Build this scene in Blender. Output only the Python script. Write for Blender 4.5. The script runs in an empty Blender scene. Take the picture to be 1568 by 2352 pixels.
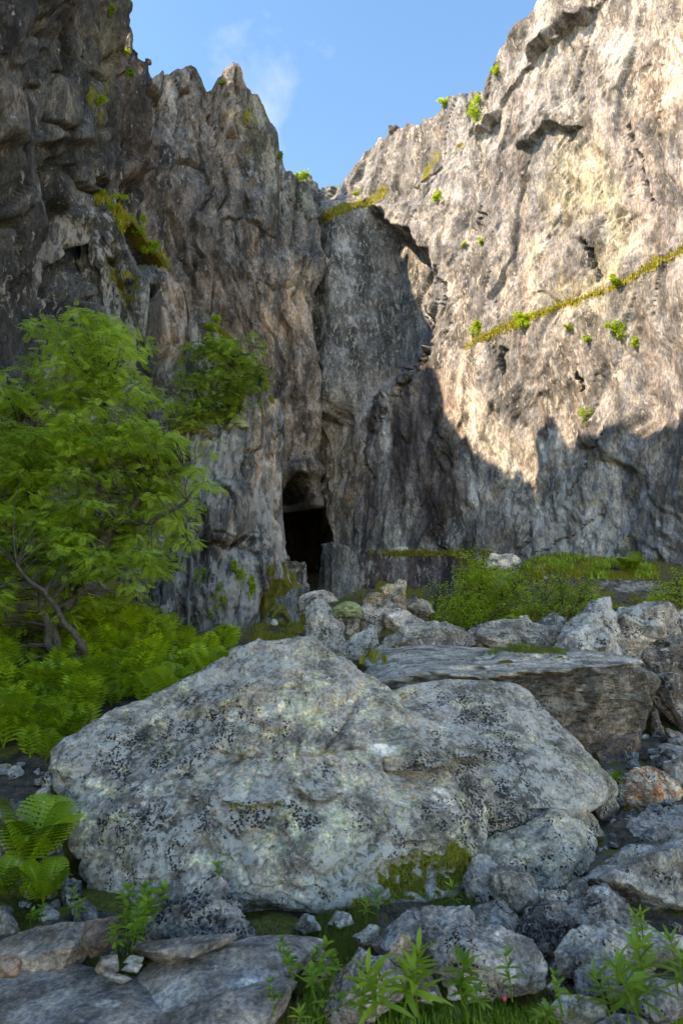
import bpy, math, random
import numpy as np
from mathutils import Vector, Matrix, Euler

# ------------------------------------------------------------------ camera
PITCH = math.radians(12.0)
CP, SP = math.cos(PITCH), math.sin(PITCH)
EYE = 1.6
SC = bpy.context.scene
COL = SC.collection
cam_d = bpy.data.cameras.new('camera')
cam = bpy.data.objects.new('camera', cam_d)
COL.objects.link(cam)
cam.location = (0, 0, EYE)
cam.rotation_euler = (math.pi / 2 + PITCH, 0, 0)
cam_d.sensor_fit = 'VERTICAL'
cam_d.sensor_height = 36.0
cam_d.sensor_width = 24.0
cam_d.lens = 24.0
cam_d.clip_start = 0.05
cam_d.clip_end = 3000
cam_d.dof.use_dof = True
cam_d.dof.focus_distance = 9.0
cam_d.dof.aperture_fstop = 3.5
SC.camera = cam

# ------------------------------------------------------------------ light
SUN_AZ, SUN_EL = math.radians(-114.0), math.radians(40.5)
SUN_DIR = Vector((math.sin(SUN_AZ) * math.cos(SUN_EL), math.cos(SUN_AZ) * math.cos(SUN_EL), math.sin(SUN_EL)))
world = bpy.data.worlds.new('World')
SC.world = world
world.use_nodes = True
wn, wl = world.node_tree.nodes, world.node_tree.links
wn.clear()
wo = wn.new('ShaderNodeOutputWorld')
bg = wn.new('ShaderNodeBackground')
sky = wn.new('ShaderNodeTexSky')
sky.sky_type = 'NISHITA'
sky.sun_disc = False
sky.sun_elevation = SUN_EL
sky.sun_rotation = SUN_AZ % (2 * math.pi)
sky.altitude = 3500
sky.air_density = 1.0
sky.dust_density = 0.5
sky.ozone_density = 1.6
bg.inputs['Strength'].default_value = 0.15
# thin wisps of cloud
tcw = wn.new('ShaderNodeTexCoord')
mpw = wn.new('ShaderNodeMapping')
mpw.inputs['Scale'].default_value = (1.0, 1.0, 0.55)
mpw.inputs['Rotation'].default_value = (0.2, 0.5, 0.3)
nzw = wn.new('ShaderNodeTexNoise')
nzw.inputs['Scale'].default_value = 3.2
nzw.inputs['Detail'].default_value = 8
nzw.inputs['Roughness'].default_value = 0.55
nzw.inputs['Distortion'].default_value = 0.4
rmw = wn.new('ShaderNodeValToRGB')
rmw.color_ramp.elements[0].position = 0.60
rmw.color_ramp.elements[0].color = (0, 0, 0, 1)
rmw.color_ramp.elements[1].position = 0.85
rmw.color_ramp.elements[1].color = (0.22, 0.22, 0.22, 1)
mxw = wn.new('ShaderNodeMix')
mxw.data_type = 'RGBA'
mxw.inputs['B'].default_value = (5.2, 5.6, 6.2, 1)
hsw = wn.new('ShaderNodeHueSaturation')
hsw.inputs['Saturation'].default_value = 1.25
wl.new(tcw.outputs['Generated'], mpw.inputs['Vector'])
wl.new(mpw.outputs['Vector'], nzw.inputs['Vector'])
wl.new(nzw.outputs['Fac'], rmw.inputs['Fac'])
wl.new(rmw.outputs['Color'], mxw.inputs['Factor'])
wl.new(sky.outputs['Color'], hsw.inputs['Color'])
wl.new(hsw.outputs['Color'], mxw.inputs['A'])
wl.new(mxw.outputs['Result'], bg.inputs['Color'])
wl.new(bg.outputs['Background'], wo.inputs['Surface'])

sd = bpy.data.lights.new('sun', 'SUN')
sd.energy = 2.0
sd.angle = math.radians(0.6)
sd.color = (1.0, 0.985, 0.975)
so = bpy.data.objects.new('sun', sd)
COL.objects.link(so)
so.location = (-40, -20, 60)
so.rotation_euler = SUN_DIR.to_track_quat('Z', 'Y').to_euler()

SC.view_settings.view_transform = 'Standard'
SC.view_settings.look = 'None'
SC.view_settings.exposure = 2.45
SC.view_settings.use_white_balance = True
SC.view_settings.white_balance_temperature = 12000
SC.view_settings.white_balance_tint = 16
SC.view_settings.gamma = 1.0
SC.view_settings.use_curve_mapping = False
SC.cycles.max_bounces = 6
SC.cycles.diffuse_bounces = 4
SC.cycles.transmission_bounces = 4
SC.cycles.use_denoising = True

# ------------------------------------------------------------------ numpy helpers
RS = np.random.RandomState(7)
random.seed(7)


def ray(px, py):
    px = np.asarray(px, float); py = np.asarray(py, float)
    rx = (px - 784) / 1568; rz = (1176 - py) / 1568
    return np.stack([rx, CP - SP * rz, SP + CP * rz], -1)


def at(px, py, Y):
    r = ray(px, py)
    w = r * (np.asarray(Y, float) / r[..., 1])[..., None]
    w[..., 2] += EYE
    return w


def proj(p):
    x, y, z = p[..., 0], p[..., 1], p[..., 2] - EYE
    f = y * CP + z * SP
    u = -y * SP + z * CP
    ok = f > 0.3
    f = np.where(ok, f, 0.3)
    return np.where(ok, 784 + 1568 * x / f, -9999), np.where(ok, 1176 - 1568 * u / f, -9999)


def hsh(*ks, seed=0):
    h = np.full(np.broadcast(*ks).shape, (seed * 2654435761 + 12345) & 0xffffffff, np.uint64)
    M = np.uint64(0xffffffff)
    for k in ks:
        h = (h ^ (np.asarray(k).astype(np.int64).astype(np.uint64) & M)) * np.uint64(0x9E3779B1) & M
        h ^= h >> np.uint64(15)
        h = h * np.uint64(0x85EBCA77) & M
        h ^= h >> np.uint64(13)
    return h


def r01(h, k=0):
    h = (h ^ np.uint64((k * 0x27d4eb2f + 0x165667b1) & 0xffffffff)) * np.uint64(0xC2B2AE3D) & np.uint64(0xffffffff)
    h ^= h >> np.uint64(16)
    h = h * np.uint64(0x7feb352d) & np.uint64(0xffffffff)
    h ^= h >> np.uint64(15)
    return h.astype(np.float64) / 4294967295.0


def vnoise(P, seed=0):
    I = np.floor(P).astype(np.int64)
    F = P - I
    F = F * F * F * (F * (F * 6 - 15) + 10)
    d = P.shape[-1]
    out = 0
    for c in range(2 ** d):
        off = [(c >> k) & 1 for k in range(d)]
        w = 1
        for k in range(d):
            w = w * (F[..., k] if off[k] else 1 - F[..., k])
        out = out + w * r01(hsh(*[I[..., k] + off[k] for k in range(d)], seed=seed))
    return out * 2 - 1


def fbm(P, oct=4, seed=0, gain=0.5, lac=2.03):
    a, s, t = 1.0, 0, 0
    for o in range(oct):
        s = s + a * vnoise(P * lac ** o + o * 17.3, seed + o)
        t += a; a *= gain
    return s / t


def facets(P, seed=0, tilt=1.0, K=45.0):
    """cellular planes with narrow blended borders; returns value, edge distance, cell id"""
    import itertools
    d = P.shape[-1]
    I = np.floor(P).astype(np.int64)
    qs = []; vs = []
    best = np.full(P.shape[:-1], 1e9); sec = best.copy(); cid = np.zeros(P.shape[:-1])
    for off in itertools.product((-1, 0, 1), repeat=d):
        ks = [I[..., k] + off[k] for k in range(d)]
        h = hsh(*ks, seed=seed)
        D = [P[..., k] - (ks[k] + 0.1 + 0.8 * r01(h, k)) for k in range(d)]
        q = sum(x * x for x in D)
        v = (r01(h, 5) - 0.5) * 2 + tilt * sum(D[k] * (r01(h, 6 + k) - 0.5) * 2 for k in range(d))
        m = q < best
        sec = np.where(m, best, np.minimum(sec, q))
        cid = np.where(m, r01(h, 11), cid)
        best = np.where(m, q, best)
        qs.append(q.astype(np.float32)); vs.append(v.astype(np.float32))
    num = 0; den = 0
    for q, v in zip(qs, vs):
        w = np.exp(-K * (q - best))
        num = num + w * v; den = den + w
    return num / den, np.sqrt(sec) - np.sqrt(best), cid


def planes(P, seed=0):
    """continuous piecewise-flat relief: random heights joined by flat triangles / tetrahedra"""
    d = P.shape[-1]
    sk = P.sum(-1, keepdims=True) * (0.366 if d == 2 else 1 / 3.0)
    Q = P + sk
    I = np.floor(Q).astype(np.int64); F = Q - I
    order = np.argsort(-F, -1)
    cur = I.copy()
    prev = r01(hsh(*[cur[..., k] for k in range(d)], seed=seed), 3)
    out = prev.copy()
    for k in range(d):
        ax = order[..., k]
        for a in range(d): cur[..., a] += (ax == a)
        v = r01(hsh(*[cur[..., q] for q in range(d)], seed=seed), 3)
        out += (v - prev) * np.take_along_axis(F, ax[..., None], -1)[..., 0]
        prev = v
    return out * 2 - 1


def sstep(a, b, x):
    t = np.clip((x - a) / (b - a), 0, 1)
    return t * t * (3 - 2 * t)


def blob(px, py, cx, cy, rx, ry, rot=0, soft=0.5):
    a = math.radians(rot)
    dx, dy = px - cx, py - cy
    u = (dx * math.cos(a) + dy * math.sin(a)) / rx
    v = (-dx * math.sin(a) + dy * math.cos(a)) / ry
    return 1 - sstep(1 - soft, 1 + soft, np.sqrt(u * u + v * v))


def linedist(px, py, pts):
    best = np.full(np.shape(px), 1e9)
    for (x0, y0), (x1, y1) in zip(pts[:-1], pts[1:]):
        dx, dy = x1 - x0, y1 - y0
        t = np.clip(((px - x0) * dx + (py - y0) * dy) / (dx * dx + dy * dy), 0, 1)
        best = np.minimum(best, np.hypot(px - x0 - t * dx, py - y0 - t * dy))
    return best


def inpoly(px, py, pts):
    px = np.asarray(px, float); py = np.asarray(py, float)
    c = np.zeros(px.shape, bool)
    n = len(pts)
    for i in range(n):
        x0, y0 = pts[i]; x1, y1 = pts[(i + 1) % n]
        m = ((y0 > py) != (y1 > py)) & (px < (x1 - x0) * (py - y0) / ((y1 - y0) or 1e-9) + x0)
        c ^= m
    return c


def softpoly(px, py, pts, w):
    d = linedist(px, py, pts + [pts[0]])
    return sstep(-w, w, np.where(inpoly(px, py, pts), d, -d))


def lerp(a, b, t):
    return a + (np.asarray(b) - a) * t[..., None]


# ------------------------------------------------------------------ objects
def mesh_from(name, V, F, attrs=None, mat=None, smooth=False):
    """V (n,3); F list of (m,k) int arrays"""
    me = bpy.data.meshes.new(name)
    V = np.ascontiguousarray(V, np.float32)
    F = [np.asarray(f, np.int32) for f in F if len(f)]
    me.vertices.add(len(V)); me.vertices.foreach_set('co', V.ravel())
    nl = sum(f.size for f in F); npoly = sum(len(f) for f in F)
    me.loops.add(nl); me.polygons.add(npoly)
    me.loops.foreach_set('vertex_index', np.concatenate([f.ravel() for f in F]))
    st = []; o = 0
    for f in F:
        k = f.shape[1]
        st.append(o + np.arange(len(f)) * k); o += f.size
    me.polygons.foreach_set('loop_start', np.concatenate(st).astype(np.int32))
    me.polygons.foreach_set('use_smooth', np.full(npoly, smooth))
    me.update(calc_edges=True)
    for k, a in (attrs or {}).items():
        a = np.asarray(a, np.float32)
        if a.ndim == 2:
            at_ = me.attributes.new(k, 'FLOAT_COLOR', 'POINT')
            c = np.ones((len(V), 4), np.float32); c[:, :3] = a
            at_.data.foreach_set('color', c.ravel())
        else:
            at_ = me.attributes.new(k, 'FLOAT', 'POINT')
            at_.data.foreach_set('value', a)
    if mat: me.materials.append(mat)
    return me


def link(name, me, parent=None, loc=None, label=None, cat=None, group=None, kind=None):
    o = bpy.data.objects.new(name, me)
    COL.objects.link(o)
    if parent: o.parent = parent
    if loc is not None: o.location = loc
    if label: o['label'] = label
    if cat: o['category'] = cat
    if group: o['group'] = group
    if kind: o['kind'] = kind
    return o


# ------------------------------------------------------------------ materials
def nodes_of(name):
    m = bpy.data.materials.new(name)
    m.use_nodes = True
    nt = m.node_tree
    nt.nodes.clear()
    return m, nt.nodes, nt.links


def rock_mat(name, sc=1.0, fleck=0.5, dark=0.4, bump=0.4, stretch=1.0, lich=(0.50, 0.50, 0.49), pale_cut=0.60, dark_cut=0.60):
    m, n, l = nodes_of(name)
    out = n.new('ShaderNodeOutputMaterial'); b = n.new('ShaderNodeBsdfPrincipled')
    b.inputs['Roughness'].default_value = 0.88
    b.inputs['Specular IOR Level'].default_value = 0.25
    geo = n.new('ShaderNodeNewGeometry'); mp = n.new('ShaderNodeMapping')
    mp.inputs['Scale'].default_value = (sc, sc, sc * stretch)
    l.new(geo.outputs['Position'], mp.inputs['Vector'])

    def noise(scale, det, rough=0.6, dist=0.0):
        t = n.new('ShaderNodeTexNoise')
        t.inputs['Scale'].default_value = scale; t.inputs['Detail'].default_value = det
        t.inputs['Roughness'].default_value = rough; t.inputs['Distortion'].default_value = dist
        l.new(mp.outputs['Vector'], t.inputs['Vector'])
        return t.outputs['Fac']

    def ramp(src, a, b_, va=0.0, vb=1.0):
        r = n.new('ShaderNodeMapRange'); r.interpolation_type = 'SMOOTHSTEP'
        r.inputs['From Min'].default_value = a; r.inputs['From Max'].default_value = b_
        r.inputs['To Min'].default_value = va; r.inputs['To Max'].default_value = vb
        l.new(src, r.inputs['Value']); return r.outputs['Result']

    def mul(a, b_):
        x = n.new('ShaderNodeMath'); x.operation = 'MULTIPLY'
        if hasattr(a, 'links') or hasattr(a, 'node'): l.new(a, x.inputs[0])
        else: x.inputs[0].default_value = a
        if hasattr(b_, 'node'): l.new(b_, x.inputs[1])
        else: x.inputs[1].default_value = b_
        return x.outputs[0]

    def mix(fac, a, b_, blend='MIX'):
        x = n.new('ShaderNodeMix'); x.data_type = 'RGBA'; x.blend_type = blend
        if hasattr(fac, 'node'): l.new(fac, x.inputs['Factor'])
        else: x.inputs['Factor'].default_value = fac
        for k, v in (('A', a), ('B', b_)):
            if hasattr(v, 'node'): l.new(v, x.inputs[k])
            else: x.inputs[k].default_value = (*v, 1)
        return x.outputs['Result']

    def attr(k):
        a = n.new('ShaderNodeAttribute'); a.attribute_name = k; return a
    base = attr('col').outputs['Color']
    # broad mottling
    n1 = noise(2.2, 9, 0.68)
    v1 = ramp(n1, 0.36, 0.64, 0.42, 1.50)
    cmb = n.new('ShaderNodeCombineColor')
    for i in range(3): l.new(v1, cmb.inputs[i])
    c = mix(1.0, base, cmb.outputs[0], 'MULTIPLY')
    n2 = noise(7.5, 6, 0.7, 0.3)
    warm = mix(ramp(n2, 0.40, 0.60), (0.80, 0.84, 0.90), (1.24, 1.12, 0.98))
    c = mix(0.75, c, warm, 'MULTIPLY')
    n6 = noise(22.0, 5, 0.75)
    v6 = ramp(n6, 0.36, 0.64, 0.58, 1.42)
    cm6 = n.new('ShaderNodeCombineColor')
    for i in range(3): l.new(v6, cm6.inputs[i])
    c = mix(1.0, c, cm6.outputs[0], 'MULTIPLY')
    smf = attr('dark').outputs['Fac']
    n8 = noise(1.3, 10, 0.72)
    c = mix(mul(ramp(n8, 0.53, 0.62), mul(smf, .6)), c, (0.055, 0.055, 0.058))
    # pale crust lichen
    lf = attr('lichen').outputs['Fac']
    n3 = noise(9.0, 8, 0.72, 0.6)
    add = n.new('ShaderNodeMath'); add.operation = 'MULTIPLY_ADD'
    l.new(lf, add.inputs[0]); add.inputs[1].default_value = 0.16; l.new(n3, add.inputs[2])
    pale = mul(ramp(add.outputs[0], pale_cut, pale_cut + 0.07), fleck)
    c = mix(pale, c, lich)
    # dark lichen specks
    df = attr('dark').outputs['Fac']
    vor = n.new('ShaderNodeTexVoronoi'); vor.inputs['Scale'].default_value = 26.0; vor.inputs['Randomness'].default_value = 1.0
    wv = n.new('ShaderNodeTexNoise'); wv.inputs['Scale'].default_value = 30.0; wv.inputs['Detail'].default_value = 3
    l.new(mp.outputs['Vector'], wv.inputs['Vector'])
    vm = n.new('ShaderNodeVectorMath'); vm.operation = 'MULTIPLY_ADD'
    l.new(wv.outputs['Color'], vm.inputs[0]); vm.inputs[1].default_value = (.05, .05, .05); l.new(mp.outputs['Vector'], vm.inputs[2])
    l.new(vm.outputs[0], vor.inputs['Vector'])
    n4 = noise(3.4, 5, 0.65, 0.2)
    add2 = n.new('ShaderNodeMath'); add2.operation = 'MULTIPLY_ADD'
    l.new(df, add2.inputs[0]); add2.inputs[1].default_value = 0.22; l.new(n4, add2.inputs[2])
    rad = ramp(add2.outputs[0], dark_cut - .06, dark_cut + .14, 0.0, 0.52)
    sb = n.new('ShaderNodeMath'); sb.operation = 'SUBTRACT'
    l.new(rad, sb.inputs[0]); l.new(vor.outputs['Distance'], sb.inputs[1])
    dk = mul(ramp(sb.outputs[0], -0.03, 0.05), dark)
    c = mix(dk, c, (0.022, 0.022, 0.026))
    # moss
    mf = attr('moss').outputs['Fac']
    n5 = noise(5.0, 8, 0.7)
    add3 = n.new('ShaderNodeMath'); add3.operation = 'MULTIPLY_ADD'
    l.new(mf, add3.inputs[0]); add3.inputs[1].default_value = 0.75; l.new(n5, add3.inputs[2])
    ms = ramp(add3.outputs[0], 0.80, 0.92)
    mc = mix(ramp(noise(13.0, 6, 0.7), 0.35, 0.66), (0.075, 0.095, 0.010), (0.23, 0.18, 0.035))
    c = mix(ms, c, mc)
    l.new(c, b.inputs['Base Color'])
    bp = n.new('ShaderNodeBump'); bp.inputs['Strength'].default_value = bump; bp.inputs['Distance'].default_value = 0.06 / sc
    hb = n.new('ShaderNodeMath'); hb.operation = 'MULTIPLY_ADD'; hb.inputs[1].default_value = 1.6
    l.new(noise(16.0, 10, 0.80), hb.inputs[0]); l.new(n6, hb.inputs[2])
    l.new(hb.outputs[0], bp.inputs['Height'])
    l.new(bp.outputs['Normal'], b.inputs['Normal'])
    l.new(b.outputs[0], out.inputs['Surface'])
    return m


def leaf_mat(name, c0, c1, trans=0.4, rough=0.5):
    m, n, l = nodes_of(name)
    out = n.new('ShaderNodeOutputMaterial'); b = n.new('ShaderNodeBsdfPrincipled')
    b.inputs['Roughness'].default_value = rough
    b.inputs['Specular IOR Level'].default_value = 0.35
    a = n.new('ShaderNodeAttribute'); a.attribute_name = 'rnd'
    oi = n.new('ShaderNodeObjectInfo')
    ad = n.new('ShaderNodeMath'); ad.operation = 'MULTIPLY_ADD'
    l.new(oi.outputs['Random'], ad.inputs[0]); ad.inputs[1].default_value = 0.35; l.new(a.outputs['Fac'], ad.inputs[2])
    r = n.new('ShaderNodeMix'); r.data_type = 'RGBA'
    l.new(ad.outputs[0], r.inputs['Factor'])
    r.inputs['A'].default_value = (*c0, 1); r.inputs['B'].default_value = (*c1, 1)
    l.new(r.outputs['Result'], b.inputs['Base Color'])
    t = n.new('ShaderNodeBsdfTranslucent')
    hs = n.new('ShaderNodeHueSaturation'); hs.inputs['Value'].default_value = 1.5; hs.inputs['Hue'].default_value = 0.49
    l.new(r.outputs['Result'], hs.inputs['Color']); l.new(hs.outputs['Color'], t.inputs['Color'])
    mx = n.new('ShaderNodeMixShader'); mx.inputs[0].default_value = trans
    l.new(b.outputs[0], mx.inputs[1]); l.new(t.outputs[0], mx.inputs[2])
    l.new(mx.outputs[0], out.inputs['Surface'])
    return m


def plain_mat(name, c0, c1, sc=10, rough=0.9, bump=0.4):
    m, n, l = nodes_of(name)
    out = n.new('ShaderNodeOutputMaterial'); b = n.new('ShaderNodeBsdfPrincipled')
    b.inputs['Roughness'].default_value = rough
    t = n.new('ShaderNodeTexNoise'); t.inputs['Scale'].default_value = sc; t.inputs['Detail'].default_value = 8
    g = n.new('ShaderNodeNewGeometry'); l.new(g.outputs['Position'], t.inputs['Vector'])
    r = n.new('ShaderNodeValToRGB')
    r.color_ramp.elements[0].position = 0.35; r.color_ramp.elements[1].position = 0.65
    r.color_ramp.elements[0].color = (*c0, 1); r.color_ramp.elements[1].color = (*c1, 1)
    l.new(t.outputs['Fac'], r.inputs['Fac']); l.new(r.outputs['Color'], b.inputs['Base Color'])
    bp = n.new('ShaderNodeBump'); bp.inputs['Strength'].default_value = bump
    l.new(t.outputs['Fac'], bp.inputs['Height']); l.new(bp.outputs['Normal'], b.inputs['Normal'])
    l.new(b.outputs[0], out.inputs['Surface'])
    return m


M_WALL = rock_mat('cliff_rock_sunlit', 0.45, 0.55, 0.45, 0.5, 0.45, (0.56, 0.54, 0.50))
M_WALLD = rock_mat('cliff_rock_weathered', 0.5, 0.6, 0.6, 0.6, 0.4, (0.46, 0.44, 0.42))
M_ROCK = rock_mat('boulder_rock', 1.0, 0.75, 0.9, 0.6, 1.0, (0.60, 0.56, 0.50))
M_ROCKN = rock_mat('boulder_rock_near', 1.7, 0.7, 0.95, 0.6, 1.0, (0.58, 0.54, 0.48))
M_PATH = rock_mat('worn_path_rock', 1.6, 0.35, 0.35, 0.5, 1.0, (0.42, 0.37, 0.34), 0.66, 0.68)
M_GROUND = rock_mat('soil_and_moss', 2.0, 0.3, 0.6, 0.8, 1.0, (0.25, 0.22, 0.18))
M_LEAF = leaf_mat('rowan_leaf', (0.045, 0.11, 0.014), (0.36, 0.53, 0.07), 0.46)
M_LEAFY = leaf_mat('shrub_leaf', (0.17, 0.29, 0.022), (0.38, 0.52, 0.055), 0.48)
M_FERN = leaf_mat('fern_frond', (0.030, 0.085, 0.006), (0.36, 0.53, 0.035), 0.42)
M_HERB = leaf_mat('herb_leaf', (0.08, 0.18, 0.018), (0.20, 0.34, 0.035), 0.38, 0.4)
M_GRASS = leaf_mat('grass_blade', (0.07, 0.11, 0.014), (0.20, 0.23, 0.045), 0.35)
M_MOSSB = leaf_mat('moss_tuft', (0.16, 0.17, 0.015), (0.30, 0.28, 0.03), 0.25)
M_CUSH = plain_mat('moss_cushion', (0.09, 0.10, 0.02), (0.22, 0.20, 0.06), 14, 1.0, 0.6)
M_PMOSS = plain_mat('pale_reindeer_moss', (0.20, 0.22, 0.10), (0.34, 0.36, 0.20), 16, 1.0, 0.8)
M_BARK = plain_mat('bark', (0.035, 0.028, 0.022), (0.11, 0.09, 0.07), 18, 0.9, 0.5)

# ------------------------------------------------------------------ terrain
PC = np.array([[-30, -.6], [0, -.15], [4.2, -.13], [5.5, 0.02], [6.5, .15], [8, .4], [12, 1.0], [16, 1.7], [24, 3.0], [32, 4.2], [38, 4.9], [44, 5.6], [60, 9]])
PR = np.array([[-30, -.6], [0, -.15], [4.2, -.13], [5.5, 0.02], [6.5, .15], [8, .4], [12, 1.0], [15, 1.6], [18, 2.35], [20, 2.95], [23, 3.95], [27, 5.3], [32, 6.3], [36, 7.1], [44, 8.3], [60, 10]])


def terr(x, y):
    x = np.asarray(x, float); y = np.asarray(y, float)
    a = np.interp(y, PC[:, 0], PC[:, 1]); b = np.interp(y, PR[:, 0], PR[:, 1])
    b2 = np.where(y > 34.2, b, a)
    w = sstep(0.20, 0.30, x / np.maximum(y, 1))
    z = a + (b - a) * w
    z = np.where((y > 34.0) & (x > -0.9), z + (b - z) * sstep(34.4, 35.6, y), z)
    bank = sstep(-1.0, -5.0, x) * np.clip((y - 6) * 0.14, 0, 1.6)
    bank = bank * (1 - sstep(13.5, 17.5, y) * sstep(-7.5, -5.0, x))
    return z + bank


def ground_hit(px, py):
    Y = np.linspace(2.2, 46, 900)
    w = at(np.full(900, px), np.full(900, py), Y)
    d = w[:, 2] - terr(w[:, 0], w[:, 1])
    k = np.argmax(d < 0) if (d < 0).any() else len(Y) - 1
    return float(Y[k])


def build_ground():
    xs = np.concatenate([np.linspace(-60, -12, 16, endpoint=False), np.linspace(-12, 16, 300), np.linspace(16.5, 60, 16)])
    ys = np.concatenate([np.linspace(-40, 1.5, 16, endpoint=False), 1.5 * (50 / 1.5) ** np.linspace(0, 1, 420), np.linspace(52, 90, 10)])
    X, Y = np.meshgrid(xs, ys)
    Z = terr(X, Y)
    P = np.stack([X, Y], -1)
    f, e, c = facets(P * 1.7, 3, 0.7)
    f2, e2, c2 = facets(P * 5.0, 4, 0.7)
    Z = Z + 0.10 * fbm(P * 0.8, 4, 5) + 0.05 * f * sstep(0, .2, e) + 0.02 * f2 - 0.04
    V = np.stack([X, Y, Z], -1).reshape(-1, 3)
    px, py = proj(V)
    n1 = fbm(V[:, :2] * 1.3, 4, 8); n2 = fbm(V[:, :2] * 6, 3, 9)
    col = np.full((len(V), 3), (0.11, 0.09, 0.07))
    col = lerp(col, (0.14, 0.13, 0.12), sstep(-.1, .4, n1) * 0.7)
    moss = sstep(-0.25, 0.25, n1 + 0.5 * n2) * 0.75
    far = sstep(13, 17, V[:, 1])
    gravel = blob(px, py, 1440, 1346, 70, 13, 0, .3) * sstep(-.3, .2, n2)
    gravel = np.maximum(gravel, blob(px, py, 1230, 1290, 90, 14, 20, .4) * sstep(-.1, .3, n2))
    red = far * sstep(0, .35, fbm(V[:, :2] * 0.9, 3, 12))
    col = lerp(col, (0.16, 0.11, 0.045), red * .6)
    moss = np.where(far > 0.5, moss * 0.6 + .25, moss)
    near = blob(px, py, 790, 2150, 260, 90) + blob(px, py, 760, 2290, 200, 70)
    moss = np.clip(moss + near * .4, 0, 1)
    col = lerp(col, (0.36, 0.34, 0.33), gravel)
    moss = moss * (1 - gravel)
    ny, nx = X.shape
    i = np.arange(ny * nx).reshape(ny, nx)
    F = np.stack([i[:-1, :-1], i[:-1, 1:], i[1:, 1:], i[1:, :-1]], -1).reshape(-1, 4)
    me = mesh_from('ground', V, [F], {'col': col, 'moss': moss, 'lichen': gravel, 'dark': np.full(len(V), .3)}, M_GROUND)
    link('ground', me, kind='structure')


build_ground()


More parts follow.
